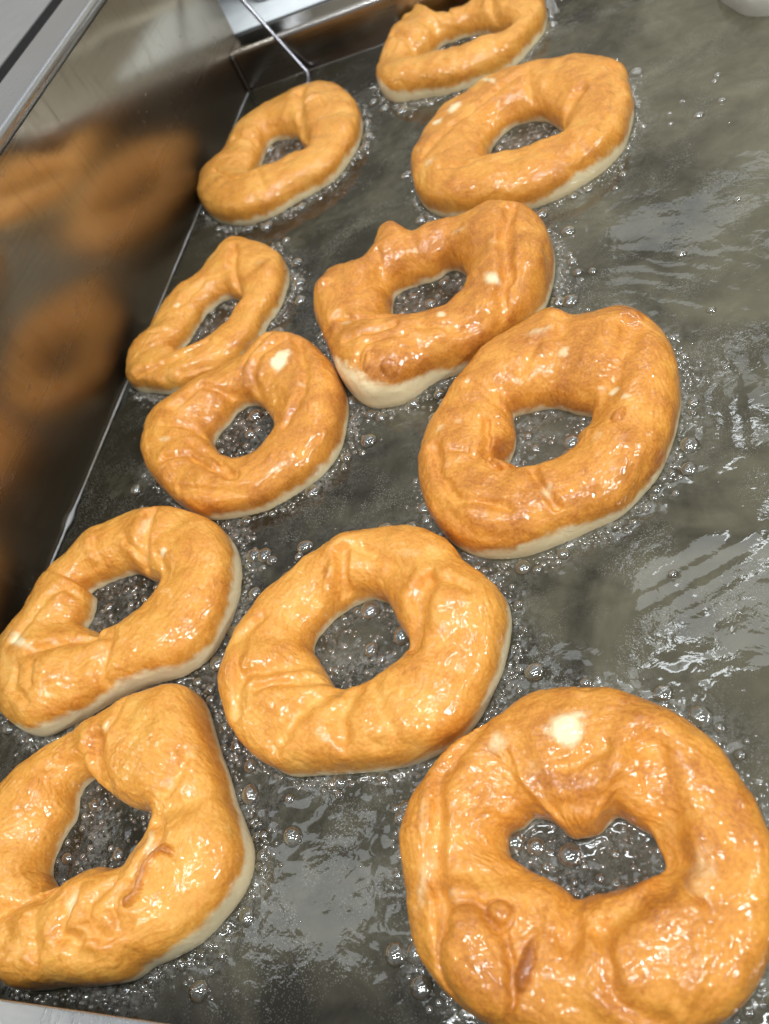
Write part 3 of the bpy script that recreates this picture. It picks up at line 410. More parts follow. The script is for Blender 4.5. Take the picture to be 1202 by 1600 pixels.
  {'label': 'wrinkled golden doughnut with one square cream patch,touching the slim doughnut','H': 18.0,'outer': [-2679,2520,-2672,2492,-2662,2465,-2652,2438,-2640,2411,-2626,2385,-2611,2361,-2595,2337,-2577,2314,-2559,2291,-2540,2269,-2520,2248,-2500,2227,-2479,2207,-2457,2188,-2435,2169,-2413,2150,-2390,2133,-2367,2115,-2343,2098,-2319,2082,-2295,2066,-2270,2051,-2244,2037,-2218,2025,-2191,2014,-2163,2006,-2134,2002,-2105,2001,-2076,2000,-2047,2000,-2018,2001,-1990,2004,-1961,2007,-1932,2012,-1903,2016,-1875,2022,-1847,2030,-1820,2040,-1794,2053,-1769,2067,-1744,2083,-1719,2098,-1694,2113,-1670,2129,-1648,2147,-1627,2168,-1607,2189,-1589,2212,-1573,2236,-1559,2261,-1549,2289,-1542,2317,-1537,2345,-1534,2374,-1533,2403,-1532,2432,-1533,2461,-1534,2490,-1536,2519,-1538,2548,-1542,2577,-1547,2606,-1554,2634,-1563,2661,-1574,2688,-1585,2715,-1597,2742,-1609,2768,-1623,2794,-1637,2819,-1653,2843,-1669,2867,-1686,2891,-1704,2914,-1722,2937,-1740,2959,-1760,2980,-1781,3001,-1803,3020,-1826,3037,-1851,3052,-1877,3065,-1903,3077,-1930,3088,-1958,3098,-1985,3106,-2014,3111,-2042,3106,-2066,3090,-2090,3074,-2114,3057,-2137,3040,-2161,3023,-2186,3008,-2213,2998,-2241,2990,-2269,2980,-2294,2966,-2317,2949,-2342,2933,-2366,2918,-2391,2903,-2417,2889,-2443,2876,-2469,2863,-2491,2845,-2511,2823,-2531,2802,-2554,2784,-2577,2767,-2600,2749,-2624,2732,-2646,2714,-2663,2691,-2673,2664,-2681,2635,-2685,2607,-2687,2578,-2684,2549],'hole': [-2278,2520,-2280,2505,-2278,2490,-2272,2476,-2264,2463,-2255,2451,-2245,2439,-2235,2427,-2225,2416,-2215,2404,-2205,2393,-2194,2382,-2183,2371,-2171,2362,-2158,2353,-2145,2345,-2132,2337,-2119,2330,-2105,2323,-2091,2316,-2077,2310,-2063,2304,-2048,2300,-2033,2297,-2018,2297,-2003,2299,-1988,2303,-1974,2309,-1961,2317,-1949,2326,-1937,2337,-1927,2348,-1918,2360,-1911,2374,-1904,2388,-1900,2402,-1896,2417,-1894,2432,-1894,2448,-1895,2463,-1898,2478,-1902,2493,-1908,2507,-1915,2520,-1923,2533,-1932,2546,-1940,2559,-1949,2571,-1958,2583,-1968,2596,-1977,2608,-1986,2620,-1996,2632,-2006,2644,-2016,2655,-2027,2666,-2038,2676,-2050,2686,-2062,2695,-2075,2703,-2089,2710,-2103,2716,-2118,2719,-2133,2718,-2148,2716,-2163,2711,-2177,2704,-2189,2695,-2199,2683,-2204,2669,-2208,2654,-2212,2640,-2218,2625,-2226,2613,-2236,2601,-2246,2589,-2256,2577,-2263,2564,-2269,2550,-2274,2535],'feats': [('p',-187.8,281.5,6.5,5,62,1.3),('p',-172.6,261.6,2.6,2,-13,0.55),('p',-244.4,241.7,5,2,-11,0.55),('p',-241.0,261.2,2,5,-29,0.4),('l',[(-198.8,258.5),(-204.2,272.6),(-200.3,287.4),(-189.7,298.5)],3,-3),('l',[(-245.3,262.1),(-233.5,275.0),(-214.6,269.6)],2.4,-2.8),('l',[(-229.9,237.9),(-209.4,224.3),(-201.2,213.5)],2.2,-2),('l',[(-240.1,228.7),(-227.2,229.4),(-215.2,219.6),(-197.6,212.9)],2.2,-2.6),('l',[(-181.4,293.9),(-172.3,271.5),(-170.1,252.2),(-176.4,237.5)],2.6,-2.2),('b',-158.9,241.8,8,14,-13,1.5),('l',[(-249.9,252.2),(-233.3,248.9),(-219.4,240.0)],2,-1.7),('b',-188.3,275.4,4,4,-12,-1.5),('l',[(-199.8,301.2),(-207.0,291.4),(-212.0,281.2)],2.4,-1.6),('l',[(-228.5,210.4),(-211.1,205.9),(-192.1,204.8)],2,-1.5)],'key': 5},
  {'label': 'slim elongated golden doughnut close beside the left steel wall','H': 16.0,'outer': [-2974,3456,-2980,3428,-2989,3401,-3002,3377,-3018,3354,-3031,3328,-3038,3301,-3043,3274,-3047,3246,-3048,3218,-3046,3190,-3042,3162,-3036,3134,-3027,3108,-3016,3082,-3001,3058,-2984,3036,-2962,3019,-2937,3005,-2911,2996,-2884,2988,-2856,2981,-2829,2973,-2803,2964,-2776,2955,-2750,2945,-2723,2936,-2697,2928,-2669,2921,-2642,2914,-2614,2910,-2586,2910,-2558,2914,-2531,2920,-2504,2929,-2478,2940,-2452,2951,-2427,2963,-2402,2976,-2378,2991,-2355,3007,-2333,3025,-2313,3044,-2293,3064,-2276,3086,-2260,3109,-2246,3134,-2233,3159,-2220,3183,-2205,3207,-2193,3233,-2185,3260,-2181,3287,-2177,3315,-2173,3343,-2166,3370,-2156,3396,-2143,3421,-2131,3447,-2124,3474,-2119,3502,-2116,3530,-2114,3558,-2112,3586,-2110,3614,-2109,3642,-2110,3670,-2112,3698,-2116,3726,-2122,3754,-2129,3781,-2138,3807,-2149,3833,-2161,3858,-2176,3882,-2192,3905,-2210,3927,-2230,3947,-2250,3967,-2272,3984,-2294,4002,-2317,4018,-2340,4034,-2363,4050,-2387,4065,-2411,4080,-2435,4095,-2460,4107,-2486,4117,-2513,4127,-2540,4133,-2567,4127,-2590,4112,-2610,4091,-2628,4069,-2644,4047,-2659,4023,-2674,3999,-2688,3975,-2699,3949,-2711,3923,-2723,3898,-2739,3875,-2760,3856,-2783,3840,-2807,3826,-2831,3811,-2852,3792,-2870,3771,-2885,3747,-2900,3723,-2914,3699,-2928,3674,-2940,3649,-2949,3622,-2955,3595,-2960,3567,-2965,3539,-2968,3512,-2971,3484],'hole': [-2685,3456,-2688,3437,-2691,3419,-2694,3401,-2698,3382,-2702,3364,-2706,3352,-2719,3339,-2732,3325,-2744,3311,-2757,3298,-2758,3293,-2744,3305,-2730,3317,-2732,3307,-2743,3291,-2754,3276,-2762,3260,-2745,3260,-2728,3252,-2715,3239,-2715,3222,-2705,3212,-2706,3194,-2691,3183,-2673,3180,-2655,3183,-2637,3189,-2620,3196,-2602,3203,-2586,3211,-2569,3219,-2552,3227,-2535,3236,-2519,3245,-2504,3256,-2489,3267,-2475,3279,-2461,3292,-2448,3305,-2436,3319,-2425,3334,-2414,3349,-2405,3365,-2396,3382,-2388,3399,-2381,3416,-2375,3433,-2369,3451,-2364,3469,-2360,3487,-2357,3506,-2357,3524,-2359,3543,-2365,3560,-2374,3577,-2385,3591,-2399,3604,-2414,3615,-2430,3624,-2447,3633,-2462,3643,-2477,3654,-2494,3663,-2512,3667,-2530,3666,-2549,3661,-2566,3655,-2583,3646,-2598,3636,-2612,3624,-2625,3610,-2636,3595,-2646,3580,-2655,3563,-2662,3546,-2667,3528,-2672,3510,-2677,3492,-2681,3474],'feats': [('l',[(-246.8,393.4),(-240.3,367.6),(-233.4,347.2)],3,-3.4),('b',-217.1,371.0,6,8,-19,1.5),('l',[(-288.4,301.5),(-262.4,304.9),(-244.5,315.2)],2,-1.8),('l',[(-257.1,295.1),(-239.7,299.1),(-224.5,302.4)],2,-2),('l',[(-276.0,353.6),(-263.6,372.5),(-246.4,375.4)],2,-1.6),('l',[(-287.1,332.1),(-271.6,333.1)],2,-1.4),('p',-224.0,373.5,4,3,-21,0.35),('b',-289.7,301.8,4,4,-13,1.5),('p',-251.7,304.7,3,2,-15,0.3)],'key': 4},
  {'label': 'large golden doughnut with two pale spots and a pale streak on its far left rim','H': 18.0,'outer': [-1404,4464,-1404,4430,-1401,4396,-1397,4362,-1392,4328,-1385,4294,-1377,4261,-1369,4228,-1360,4195,-1349,4162,-1338,4129,-1324,4098,-1308,4068,-1289,4039,-1267,4013,-1243,3988,-1218,3965,-1190,3944,-1162,3925,-1132,3908,-1101,3894,-1069,3882,-1036,3872,-1003,3863,-969,3855,-936,3847,-903,3839,-869,3832,-836,3824,-802,3817,-768,3811,-734,3808,-700,3806,-665,3808,-631,3813,-598,3819,-564,3827,-531,3837,-499,3849,-468,3862,-438,3879,-409,3898,-381,3918,-353,3938,-326,3959,-300,3981,-276,4006,-254,4032,-234,4060,-216,4089,-200,4119,-186,4151,-175,4184,-166,4217,-159,4250,-151,4284,-144,4317,-138,4351,-132,4385,-129,4419,-127,4453,-127,4488,-128,4522,-130,4556,-133,4590,-137,4625,-140,4659,-141,4693,-142,4727,-146,4761,-158,4794,-177,4822,-201,4846,-228,4868,-255,4888,-283,4909,-308,4932,-330,4958,-356,4981,-386,4997,-418,5010,-450,5020,-483,5030,-516,5039,-549,5049,-582,5059,-614,5071,-647,5082,-680,5090,-714,5094,-749,5095,-783,5094,-817,5092,-851,5090,-886,5087,-920,5083,-954,5078,-987,5071,-1019,5058,-1046,5037,-1071,5013,-1095,4989,-1123,4969,-1155,4955,-1187,4943,-1218,4929,-1247,4910,-1270,4885,-1288,4856,-1304,4826,-1318,4794,-1332,4763,-1346,4731,-1359,4700,-1370,4667,-1378,4634,-1385,4600,-1391,4567,-1397,4533,-1401,4499],'hole': [-933,4464,-936,4447,-938,4429,-940,4411,-940,4393,-940,4375,-939,4357,-940,4338,-940,4320,-940,4302,-940,4284,-937,4266,-932,4249,-921,4235,-905,4227,-887,4226,-869,4226,-851,4225,-833,4224,-815,4224,-797,4226,-779,4226,-761,4225,-743,4224,-725,4222,-707,4221,-689,4220,-671,4221,-653,4223,-635,4227,-618,4231,-600,4237,-584,4244,-568,4252,-553,4262,-539,4274,-527,4287,-517,4302,-510,4319,-506,4336,-506,4355,-507,4373,-510,4390,-515,4408,-521,4425,-528,4441,-535,4458,-542,4475,-549,4491,-557,4508,-565,4524,-573,4540,-581,4556,-591,4571,-601,4586,-612,4600,-625,4613,-639,4624,-654,4635,-670,4644,-686,4652,-703,4658,-720,4663,-738,4666,-756,4666,-774,4665,-792,4662,-809,4656,-825,4647,-839,4635,-851,4623,-863,4609,-874,4595,-885,4580,-895,4565,-904,4549,-912,4533,-919,4517,-925,4500,-929,4482],'feats': [('p',-113.2,473.4,5,5,-28,0.95),('p',-122.7,463.9,4,4,-28,0.95),('p',-123.4,422.5,4.5,4,-24,0.55),('p',-94.3,494.9,16,2,-57,0.75),('l',[(-127.4,431.2),(-112.7,453.9),(-94.1,473.5),(-73.0,486.1)],2.4,-1.1),('l',[(-50.6,420.0),(-48.8,435.9),(-39.4,451.6)],4,-3.4),('l',[(-68.9,487.6),(-66.3,459.6),(-67.8,444.4)],3,-1.6),('l',[(-22.4,466.9),(-19.8,436.9),(-27.6,411.3)],3,-1.4),('l',[(-82.2,416.2),(-99.1,407.9),(-115.3,412.1)],3,-1.4),('b',-40.1,389.5,10,8,-25,1.2),('r',-33.7,390.0,4)],'key': 2},
  {'label': 'light golden oval doughnut nearest the fryer corner,below the thin wire rod','H': 17.0,'outer': [-3020,5172,-3042,5145,-3058,5115,-3072,5083,-3082,5049,-3086,5015,-3087,4980,-3084,4946,-3078,4912,-3070,4878,-3058,4846,-3044,4814,-3028,4783,-3011,4753,-2992,4724,-2973,4695,-2953,4667,-2931,4640,-2908,4613,-2884,4589,-2859,4565,-2832,4543,-2804,4522,-2776,4503,-2746,4484,-2716,4467,-2685,4452,-2653,4438,-2620,4428,-2586,4420,-2552,4416,-2517,4415,-2483,4418,-2448,4423,-2415,4431,-2382,4441,-2350,4455,-2319,4471,-2289,4488,-2259,4505,-2228,4520,-2196,4535,-2165,4550,-2134,4566,-2104,4583,-2074,4600,-2044,4617,-2015,4636,-1988,4659,-1967,4686,-1950,4716,-1937,4748,-1925,4781,-1914,4813,-1903,4846,-1892,4879,-1883,4913,-1875,4947,-1870,4981,-1865,5015,-1862,5050,-1861,5084,-1861,5119,-1862,5154,-1866,5188,-1871,5222,-1877,5257,-1884,5291,-1891,5324,-1900,5358,-1910,5391,-1922,5424,-1936,5455,-1952,5486,-1970,5516,-1989,5545,-2007,5574,-2026,5603,-2045,5632,-2066,5660,-2087,5688,-2110,5714,-2135,5738,-2162,5759,-2192,5777,-2223,5792,-2255,5805,-2288,5816,-2321,5827,-2355,5831,-2390,5828,-2424,5823,-2458,5817,-2493,5812,-2527,5806,-2561,5802,-2596,5797,-2630,5792,-2664,5786,-2697,5775,-2728,5760,-2758,5743,-2787,5723,-2814,5702,-2839,5678,-2862,5652,-2883,5624,-2902,5595,-2919,5565,-2932,5533,-2943,5500,-2952,5466,-2954,5432,-2954,5397,-2952,5363,-2952,5328,-2957,5294,-2966,5260,-2981,5229,-2998,5199],'hole': [-2652,5172,-2651,5152,-2652,5133,-2653,5113,-2656,5093,-2660,5074,-2664,5054,-2667,5035,-2669,5015,-2668,4995,-2663,4976,-2656,4958,-2647,4940,-2636,4923,-2623,4908,-2608,4897,-2590,4888,-2571,4881,-2552,4877,-2532,4873,-2513,4873,-2493,4875,-2474,4880,-2455,4887,-2437,4894,-2418,4902,-2400,4909,-2380,4913,-2361,4916,-2341,4918,-2322,4920,-2302,4923,-2283,4928,-2264,4935,-2249,4948,-2238,4964,-2230,4982,-2226,5001,-2226,5021,-2229,5041,-2236,5059,-2245,5077,-2256,5093,-2268,5109,-2281,5124,-2293,5140,-2305,5156,-2315,5172,-2324,5190,-2333,5208,-2341,5226,-2350,5244,-2359,5262,-2368,5279,-2379,5296,-2390,5312,-2404,5326,-2419,5339,-2435,5351,-2452,5360,-2470,5369,-2488,5377,-2507,5384,-2525,5391,-2544,5397,-2563,5403,-2582,5406,-2602,5407,-2621,5402,-2634,5388,-2641,5370,-2645,5350,-2647,5330,-2649,5311,-2651,5291,-2652,5271,-2653,5251,-2653,5232,-2652,5212,-2652,5192],'feats': [('l',[(-234.7,560.8),(-228.4,524.1),(-218.6,488.2)],4,-3.6),('b',-218.5,543.2,6,5,-29,1.6),('l',[(-224.2,540.1),(-215.8,541.7),(-211.3,531.0)],1.8,-1.8),('l',[(-287.9,491.0),(-266.9,470.4),(-251.2,467.0)],2.2,-1.6),('l',[(-283.4,532.2),(-269.3,529.1),(-254.1,509.5)],2.5,-1.5),('l',[(-246.7,468.6),(-235.7,442.8)],3,-1.6),('p',-218.8,429.0,5,3,-23,0.25)],'key': 3},
  {'label': 'golden ring doughnut with a pointed corner,cut off by the top edge','H': 19.0,'outer': [-1803,5919,-1807,5886,-1810,5852,-1812,5818,-1814,5784,-1814,5750,-1813,5716,-1809,5682,-1803,5649,-1794,5616,-1782,5584,-1768,5554,-1751,5524,-1733,5495,-1713,5468,-1691,5442,-1666,5419,-1636,5403,-1604,5392,-1571,5384,-1539,5374,-1506,5365,-1473,5357,-1440,5347,-1409,5335,-1377,5322,-1345,5310,-1313,5301,-1279,5295,-1246,5292,-1212,5290,-1178,5290,-1144,5291,-1110,5295,-1076,5299,-1043,5305,-1010,5312,-977,5320,-944,5330,-912,5342,-881,5356,-853,5374,-827,5396,-804,5421,-783,5448,-764,5476,-748,5506,-732,5536,-716,5566,-699,5596,-682,5625,-665,5654,-651,5685,-640,5717,-632,5750,-627,5784,-623,5818,-621,5852,-620,5886,-621,5920,-623,5954,-626,5987,-632,6021,-639,6054,-648,6087,-660,6119,-675,6149,-692,6178,-713,6205,-736,6230,-763,6251,-791,6270,-822,6284,-854,6294,-888,6301,-921,6304,-955,6303,-989,6300,-1023,6294,-1056,6286,-1087,6274,-1118,6259,-1147,6242,-1178,6228,-1211,6222,-1245,6229,-1276,6241,-1306,6244,-1304,6210,-1322,6217,-1353,6230,-1386,6239,-1416,6253,-1442,6275,-1464,6301,-1486,6327,-1507,6354,-1527,6381,-1548,6408,-1569,6435,-1590,6461,-1612,6487,-1610,6464,-1608,6430,-1613,6397,-1624,6365,-1642,6336,-1668,6314,-1685,6288,-1704,6268,-1731,6248,-1750,6220,-1761,6188,-1768,6155,-1773,6121,-1778,6087,-1782,6054,-1787,6020,-1793,5987,-1798,5953],'hole': [-1431,5919,-1447,5904,-1465,5890,-1482,5876,-1498,5860,-1514,5844,-1527,5826,-1539,5807,-1548,5787,-1553,5765,-1552,5742,-1544,5722,-1530,5704,-1512,5691,-1492,5681,-1471,5673,-1450,5667,-1428,5661,-1406,5657,-1384,5653,-1362,5649,-1340,5646,-1317,5643,-1295,5640,-1273,5637,-1251,5634,-1228,5631,-1206,5629,-1184,5626,-1162,5622,-1139,5619,-1117,5615,-1095,5612,-1073,5609,-1051,5605,-1028,5603,-1006,5601,-984,5601,-961,5603,-939,5607,-918,5614,-897,5623,-878,5635,-862,5650,-851,5670,-846,5691,-847,5714,-854,5735,-864,5755,-876,5774,-889,5792,-904,5809,-919,5825,-935,5841,-952,5856,-968,5871,-986,5886,-1003,5900,-1021,5913,-1038,5928,-1055,5942,-1073,5956,-1091,5969,-1110,5981,-1130,5991,-1151,5999,-1173,6005,-1195,6010,-1217,6014,-1239,6017,-1261,6020,-1284,6022,-1306,6022,-1329,6022,-1351,6019,-1372,6012,-1389,5998,-1401,5979,-1409,5958,-1418,5937],'feats': [('b',-164.6,629.9,5,5,-36,5),('l',[(-96.4,558.5),(-94.0,580.3),(-97.5,602.5)],3.5,-3.2),('l',[(-136.8,562.5),(-152.5,582.3),(-167.8,602.3)],3,-2),('b',-81.9,567.0,10,10,-36,1.5),('l',[(-145.0,606.7),(-123.9,596.8),(-106.7,594.3)],3,-1.4),('p',-124.9,524.0,6,3,-30,0.3),('r',-169.8,557.5,9)],'key': 1},
]


def by_angle(flat, c, th):
    P = np.array(flat, float).reshape(-1, 2) * 1e-4 - c
    a = np.arctan2(P[:, 1], P[:, 0]); r = np.hypot(P[:, 0], P[:, 1])
    k = np.argsort(a); a = a[k]; r = r[k]
    rr = np.interp(th, np.concatenate([a - 2 * np.pi, a, a + 2 * np.pi]), np.concatenate([r, r, r]))
    w = np.exp(-np.linspace(-2, 2, 7) ** 2); w /= w.sum()
    return np.convolve(np.concatenate([rr[-3:], rr, rr[:3]]), w, 'valid')
def centroid(flat):
    P = np.array(flat, float).reshape(-1, 2) * 1e-4; Q = np.roll(P, -1, 0)
    cr = P[:, 0] * Q[:, 1] - Q[:, 0] * P[:, 1]
    return ((P + Q) * cr[:, None]).sum(0) / (3 * cr.sum())

TONE = {1: .05, 2: -.03, 3: .04, 4: .02, 5: -.09, 6: -.12, 7: -.10, 8: .03, 9: .03, 10: .06, 11: -.08}
SURF = {}
def doughnut(d, first):
    key = d['key']; c = centroid(d['hole']); Hh = d['H'] * 1e-3
    N, Mv = (620, 150) if key in (7, 8, 9, 10, 11) else (420, 110)
    th = np.linspace(-np.pi, np.pi, N, endpoint=False)
    ri = by_angle(d['hole'], c, th); ro = by_angle(d['outer'], c, th)
    w = ro - ri
    ct = np.stack([np.cos(th), np.sin(th)], -1)
    sd = key * 7.31
    nz = lambda s, k: perlin(np.stack([ct[:, 0] * s + sd, ct[:, 1] * s + k, np.full(N, sd * .7 + k)], -1))
    Hu = Hh * np.clip((w / .034) ** .35, .75, 1.12) * (1 + .10 * nz(1.6, 1.0) + .04 * nz(4, 2.0))
    shift = .16 * nz(1.4, 5.0) + .12
    ze = .0045
    phi = np.linspace(-.55, np.pi + .55, Mv)
    C, S = np.cos(phi), np.sin(phi)
    t0 = .5 - .5 * np.sign(C) * np.abs(C) ** .86
    t = t0[None, :] + shift[:, None] * (t0 * (1 - t0))[None, :]
    rad = ri[:, None] + w[:, None] * t
    X = c[0] + ct[:, 0:1] * rad; Y = c[1] + ct[:, 1:2] * rad
    up = np.where(S > 0, np.abs(S) ** np.where(C > 0, .92, .66), 0.0)
    Z = np.where(S[None, :] > 0, ze + (Hu[:, None] - ze) * up[None, :], ze + S[None, :] * .016)
    ws = sstep(.12, .6, S)[None, :] * np.ones((N, 1))
    mx, my = X * 1e3, Y * 1e3
    dz = np.zeros_like(Z); pale = np.zeros_like(Z); brown = np.zeros_like(Z); beltx = np.zeros_like(Z)
    jx = 1.6 * perlin(np.stack([mx / 7 + sd, my / 7, Z * 0 + 1.5], -1)); jy = 1.6 * perlin(np.stack([mx / 7, my / 7 + sd, Z * 0 + 9.5], -1))
    for f in d['feats']:
        if f[0] == 'l':
            ds = seg_dist(mx + jx, my + jy, f[1]); g = np.exp(-(ds / f[2]) ** 2)
            sh = np.exp(-(ds / (f[2] * 2.6)) ** 2)
            dz += f[3] * (1.25 * g - .42 * sh)
            if f[3] < 0: brown += -.14 * np.exp(-(ds / (f[2] * .6)) ** 2)
        elif f[0] == 'm':
            ds = seg_dist(mx + jx * .3, my + jy * .3, f[1]); g = np.clip(1 - (ds / (f[2] * 1.25)) ** 2, 0, 1) ** .6
            dz += f[3] * g - .5 * np.exp(-((ds - f[2] * 1.5) / .6) ** 2); brown += f[4] * (1 - sstep(f[2] * .7, f[2] * 1.5, ds))
        elif f[0] == 'r':
            beltx += f[3] * np.exp(-((mx - f[1]) ** 2 + (my - f[2]) ** 2) / 24 ** 2)
        else:
            a = math.radians(f[5]); ux = mx + jx * .6 - f[1]; uy = my + jy * .6 - f[2]
            p = (ux * math.cos(a) + uy * math.sin(a)) / f[3]; q = (-ux * math.sin(a) + uy * math.cos(a)) / f[4]
            rr = np.sqrt(p * p + q * q)
            if f[0] == 'b': dz += f[6] * np.exp(-rr ** 2)
            elif f[0] == 'k': dz += f[6] * (np.clip(1 - rr ** 2, 0, 1) ** .6 - .32 * np.exp(-((rr - 1.08) / .13) ** 2)); brown += .25 * np.exp(-((rr - 1.05) / .12) ** 2)
            elif f[0] == 'p': pale += f[6] *   .90 * (1 - sstep(.15, 1.5, rr + .25 * perlin(np.stack([mx / 3.2 + sd, my / 3.2, Z * 0 + 3.3], -1))))
            elif f[0] == 'd': brown += f[6] * (1 - sstep(.5, 1.3, rr))
    dz = np.where(dz < 0, -3.2 * np.tanh(-dz / 3.2), 4.2 * np.tanh(dz / 4.2))
    Z = Z + dz * 1e-3 * ws
    pos = np.stack([X, Y, Z], -1)
    # skin relief along the normal
    def normals(p):
        du = np.roll(p, -1, 0) - np.roll(p, 1, 0)
        dv = np.gradient(p, axis=1); n = np.cross(dv, du); n /= np.linalg.norm(n, axis=-1)[..., None] + 1e-12
        return n
    n = normals(pos)
    if n[N // 2, Mv // 2, 2] < 0: n = -n
    q = pos * 1e3
    flow = np.stack([ct[:, 0:1] * 36 + 0 * t, ct[:, 1:2] * 36 + 0 * t, t * w[:, None] * 2600], -1)
    warp = np.stack([fbm(q / 16 + sd, 2), fbm(q / 16 + 40 + sd, 2), fbm(q / 16 + 80 + sd, 2)], -1) * 5
    fl = flow + warp * 1.6
    rel = .85 * fbm(q / 15 + sd, 2) + .30 * (0.35 - np.abs(perlin(fl / 11 + sd))) + .22 * fbm(fl / 6 + sd, 2)
    rel = rel + .11 * fbm(q / 3.2 + sd, 2) + .10 * (0.3 - np.abs(perlin((q + warp) / 4.5 + 2 * sd)))
    rel = rel + .10 * perlin(q / 1.3 + sd) + .11 * np.abs(perlin(q / 2.0 + 3 * sd)) + .05 * np.abs(perlin(q / 3.6 + 5 * sd))
    wtop = sstep(-.1, .5, S)[None, :]
    pos = pos + n * (rel * (.25 + .75 * wtop) * 1e-3)[..., None]
    n2 = normals(pos)
    if n2[N // 2, Mv // 2, 2] < 0: n2 = -n2
    # pale belt just above the oil, browner skin on the crown
    zz = pos[..., 2] * 1e3
    hb = 2.9 + (1.5 * nz(2.5, 8.0))[:, None] + beltx
    outer = (np.arange(Mv) > Mv // 2)[None, :]
    hb = np.where(outer, hb, 1.5 + 1.5 * nz(2.0, 11.0)[:, None])
    belt = 1 - sstep(hb - 2.8, hb + 5.4, zz + 1.8 * fbm(q / 7 + sd, 3))
    pale = np.maximum(np.clip(pale, 0, 1.3), belt * 1.15)
    brown = np.clip(brown, -.3, .9) + .12 * np.exp(-((zz - hb - 6) / 3.0) ** 2) * outer + .20 * np.clip(rel, -1, 1)
    # mesh rows split into the fried crust and the pale belt
    idx = np.arange(N * Mv).reshape(N, Mv); nx = np.roll(idx, -1, 0)
    quads = np.stack([idx[:, :-1], nx[:, :-1], nx[:, 1:], idx[:, 1:]], -1)
    nb = int(np.searchsorted(phi, np.pi - .10))
    bottom = np.stack([idx[:, -1], nx[:, -1], nx[:, 0], idx[:, 0]], -1)
    Vv = pos.reshape(-1, 3); NN = n2.reshape(-1, 3)
    att = dict(pale=pale.ravel(), brown=brown.ravel(), flow=(fl * 1e-3).reshape(-1, 3))
    root = empty("doughnut", (float(c[0]), float(c[1]), 0.0))
    tag(root, d['label'], "doughnut", "doughnuts frying in the oil")
    inv = Matrix.Translation((-float(c[0]), -float(c[1]), 0))
    fin = quads[:, :nb].reshape(-1, 4); fbelt = np.concatenate([quads[:, nb:].reshape(-1, 4), bottom])
    # face direction check
    a_, b_, c_ = Vv[fin[len(fin) // 2][:3]]
    if np.dot(np.cross(b_ - a_, c_ - a_), NN[fin[len(fin) // 2][0]]) < 0: fin = fin[:, ::-1]; fbelt = fbelt[:, ::-1]
    for nm, ff in (("crust", fin), ("pale_belt", fbelt)):
        used = np.unique(ff); rem = np.full(len(Vv), -1); rem[used] = np.arange(len(used))
        me = grid_mesh(nm, Vv[used], rem[ff], M_DOUGH, NN[used], {k: v[used] for k, v in att.items()})
        o = link(bpy.data.objects.new(nm, me), root); o.matrix_parent_inverse = inv; o["tone"] = TONE[key]
    SURF[key] = (root, inv, pos.reshape(-1, 3))
    return root
for d in DOUGHNUTS: doughnut(d, False)

# pale raw dough ring just dropped in, cut off by the top right corner
def raw_ring():
    c = np.array([.091, .545]); N, Mv = 160, 60
    th = np.linspace(0, 2 * np.pi, N, endpoint=False); ph = np.linspace(-.5, np.pi + .5, Mv)
    ct = np.stack([np.cos(th), np.sin(th)], -1)
    wob = perlin(np.stack([ct[:, 0] * 1.5, ct[:, 1] * 1.5, np.full(N, 4.2)], -1))
    ri = .013 + .003 * wob; ro = .050 + .005 * wob
    tt = .5 - .5 * np.sign(np.cos(ph)) * np.abs(np.cos(ph)) ** .8
    rad = ri[:, None] + (ro - ri)[:, None] * tt[None]
    Z = np.where(np.sin(ph) > 0, .002 + .016 * np.abs(np.sin(ph)) ** .8, np.sin(ph) * .01)[None] + 0 * rad
    p = np.stack([c[0] + ct[:, :1] * rad, c[1] + ct[:, 1:] * rad, Z], -1)
    p[..., 2] += .0012 * fbm(p * 90, 3) * (Z > 0)
    idx = np.arange(N * Mv).reshape(N, Mv); nx = np.roll(idx, -1, 0)
    F = np.stack([idx[:, :-1], nx[:, :-1], nx[:, 1:], idx[:, 1:]], -1).reshape(-1, 4)[:, ::-1]
    B = np.stack([idx[:, -1], nx[:, -1], nx[:, 0], idx[:, 0]], -1)[:, ::-1]
    o = link(bpy.data.objects.new("raw_doughnut", grid_mesh("raw_doughnut", p.reshape(-1, 3), np.concatenate([F, B]), M_RAW)))
    tag(o, "pale unfried ring of dough cut off by the top right corner", "doughnut", "doughnuts frying in the oil")
raw_ring()
def on_dough(key, pts):
    P = SURF[key][2]; P = P[P[:, 2] > .004]; out = []
    for x, y in pts:
        k = np.argmin((P[:, 0] - x * 1e-3) ** 2 + (P[:, 1] - y * 1e-3) ** 2); out.append((x * 1e-3, y * 1e-3, P[k, 2]))
    return np.array(out)
def dough_roll(name, key, ctrl, rads, lift, label, brown=.6):
    p = on_dough(key, ctrl); p = curve_pts(p, 8)
    r = np.interp(np.linspace(0, 1, len(p)), np.linspace(0, 1, len(rads)), rads) * 1e-3
    p[:, 2] = np.convolve(np.pad(p[:, 2], 3, 'edge'), np.ones(7) / 7, 'valid') + lift * 1e-3
    me = tube_mesh(name, p, r, M_DOUGH, 14)
    nv = len(me.vertices)
    for nm, v in (("pale", 0.0), ("brown", brown)):
        at = me.attributes.new(nm, 'FLOAT', 'POINT'); at.data.foreach_set("value", np.full(nv, v, np.float32))
    co = np.zeros(nv * 3, np.float32); me.vertices.foreach_get("co", co)
    at = me.attributes.new("flow", 'FLOAT_VECTOR', 'POINT'); at.data.foreach_set("vector", co)
    root, inv, _ = SURF[key]
    o = link(bpy.data.objects.new(name, me), root); o.matrix_parent_inverse = inv; o["tone"] = 0.0; o["label"] = label


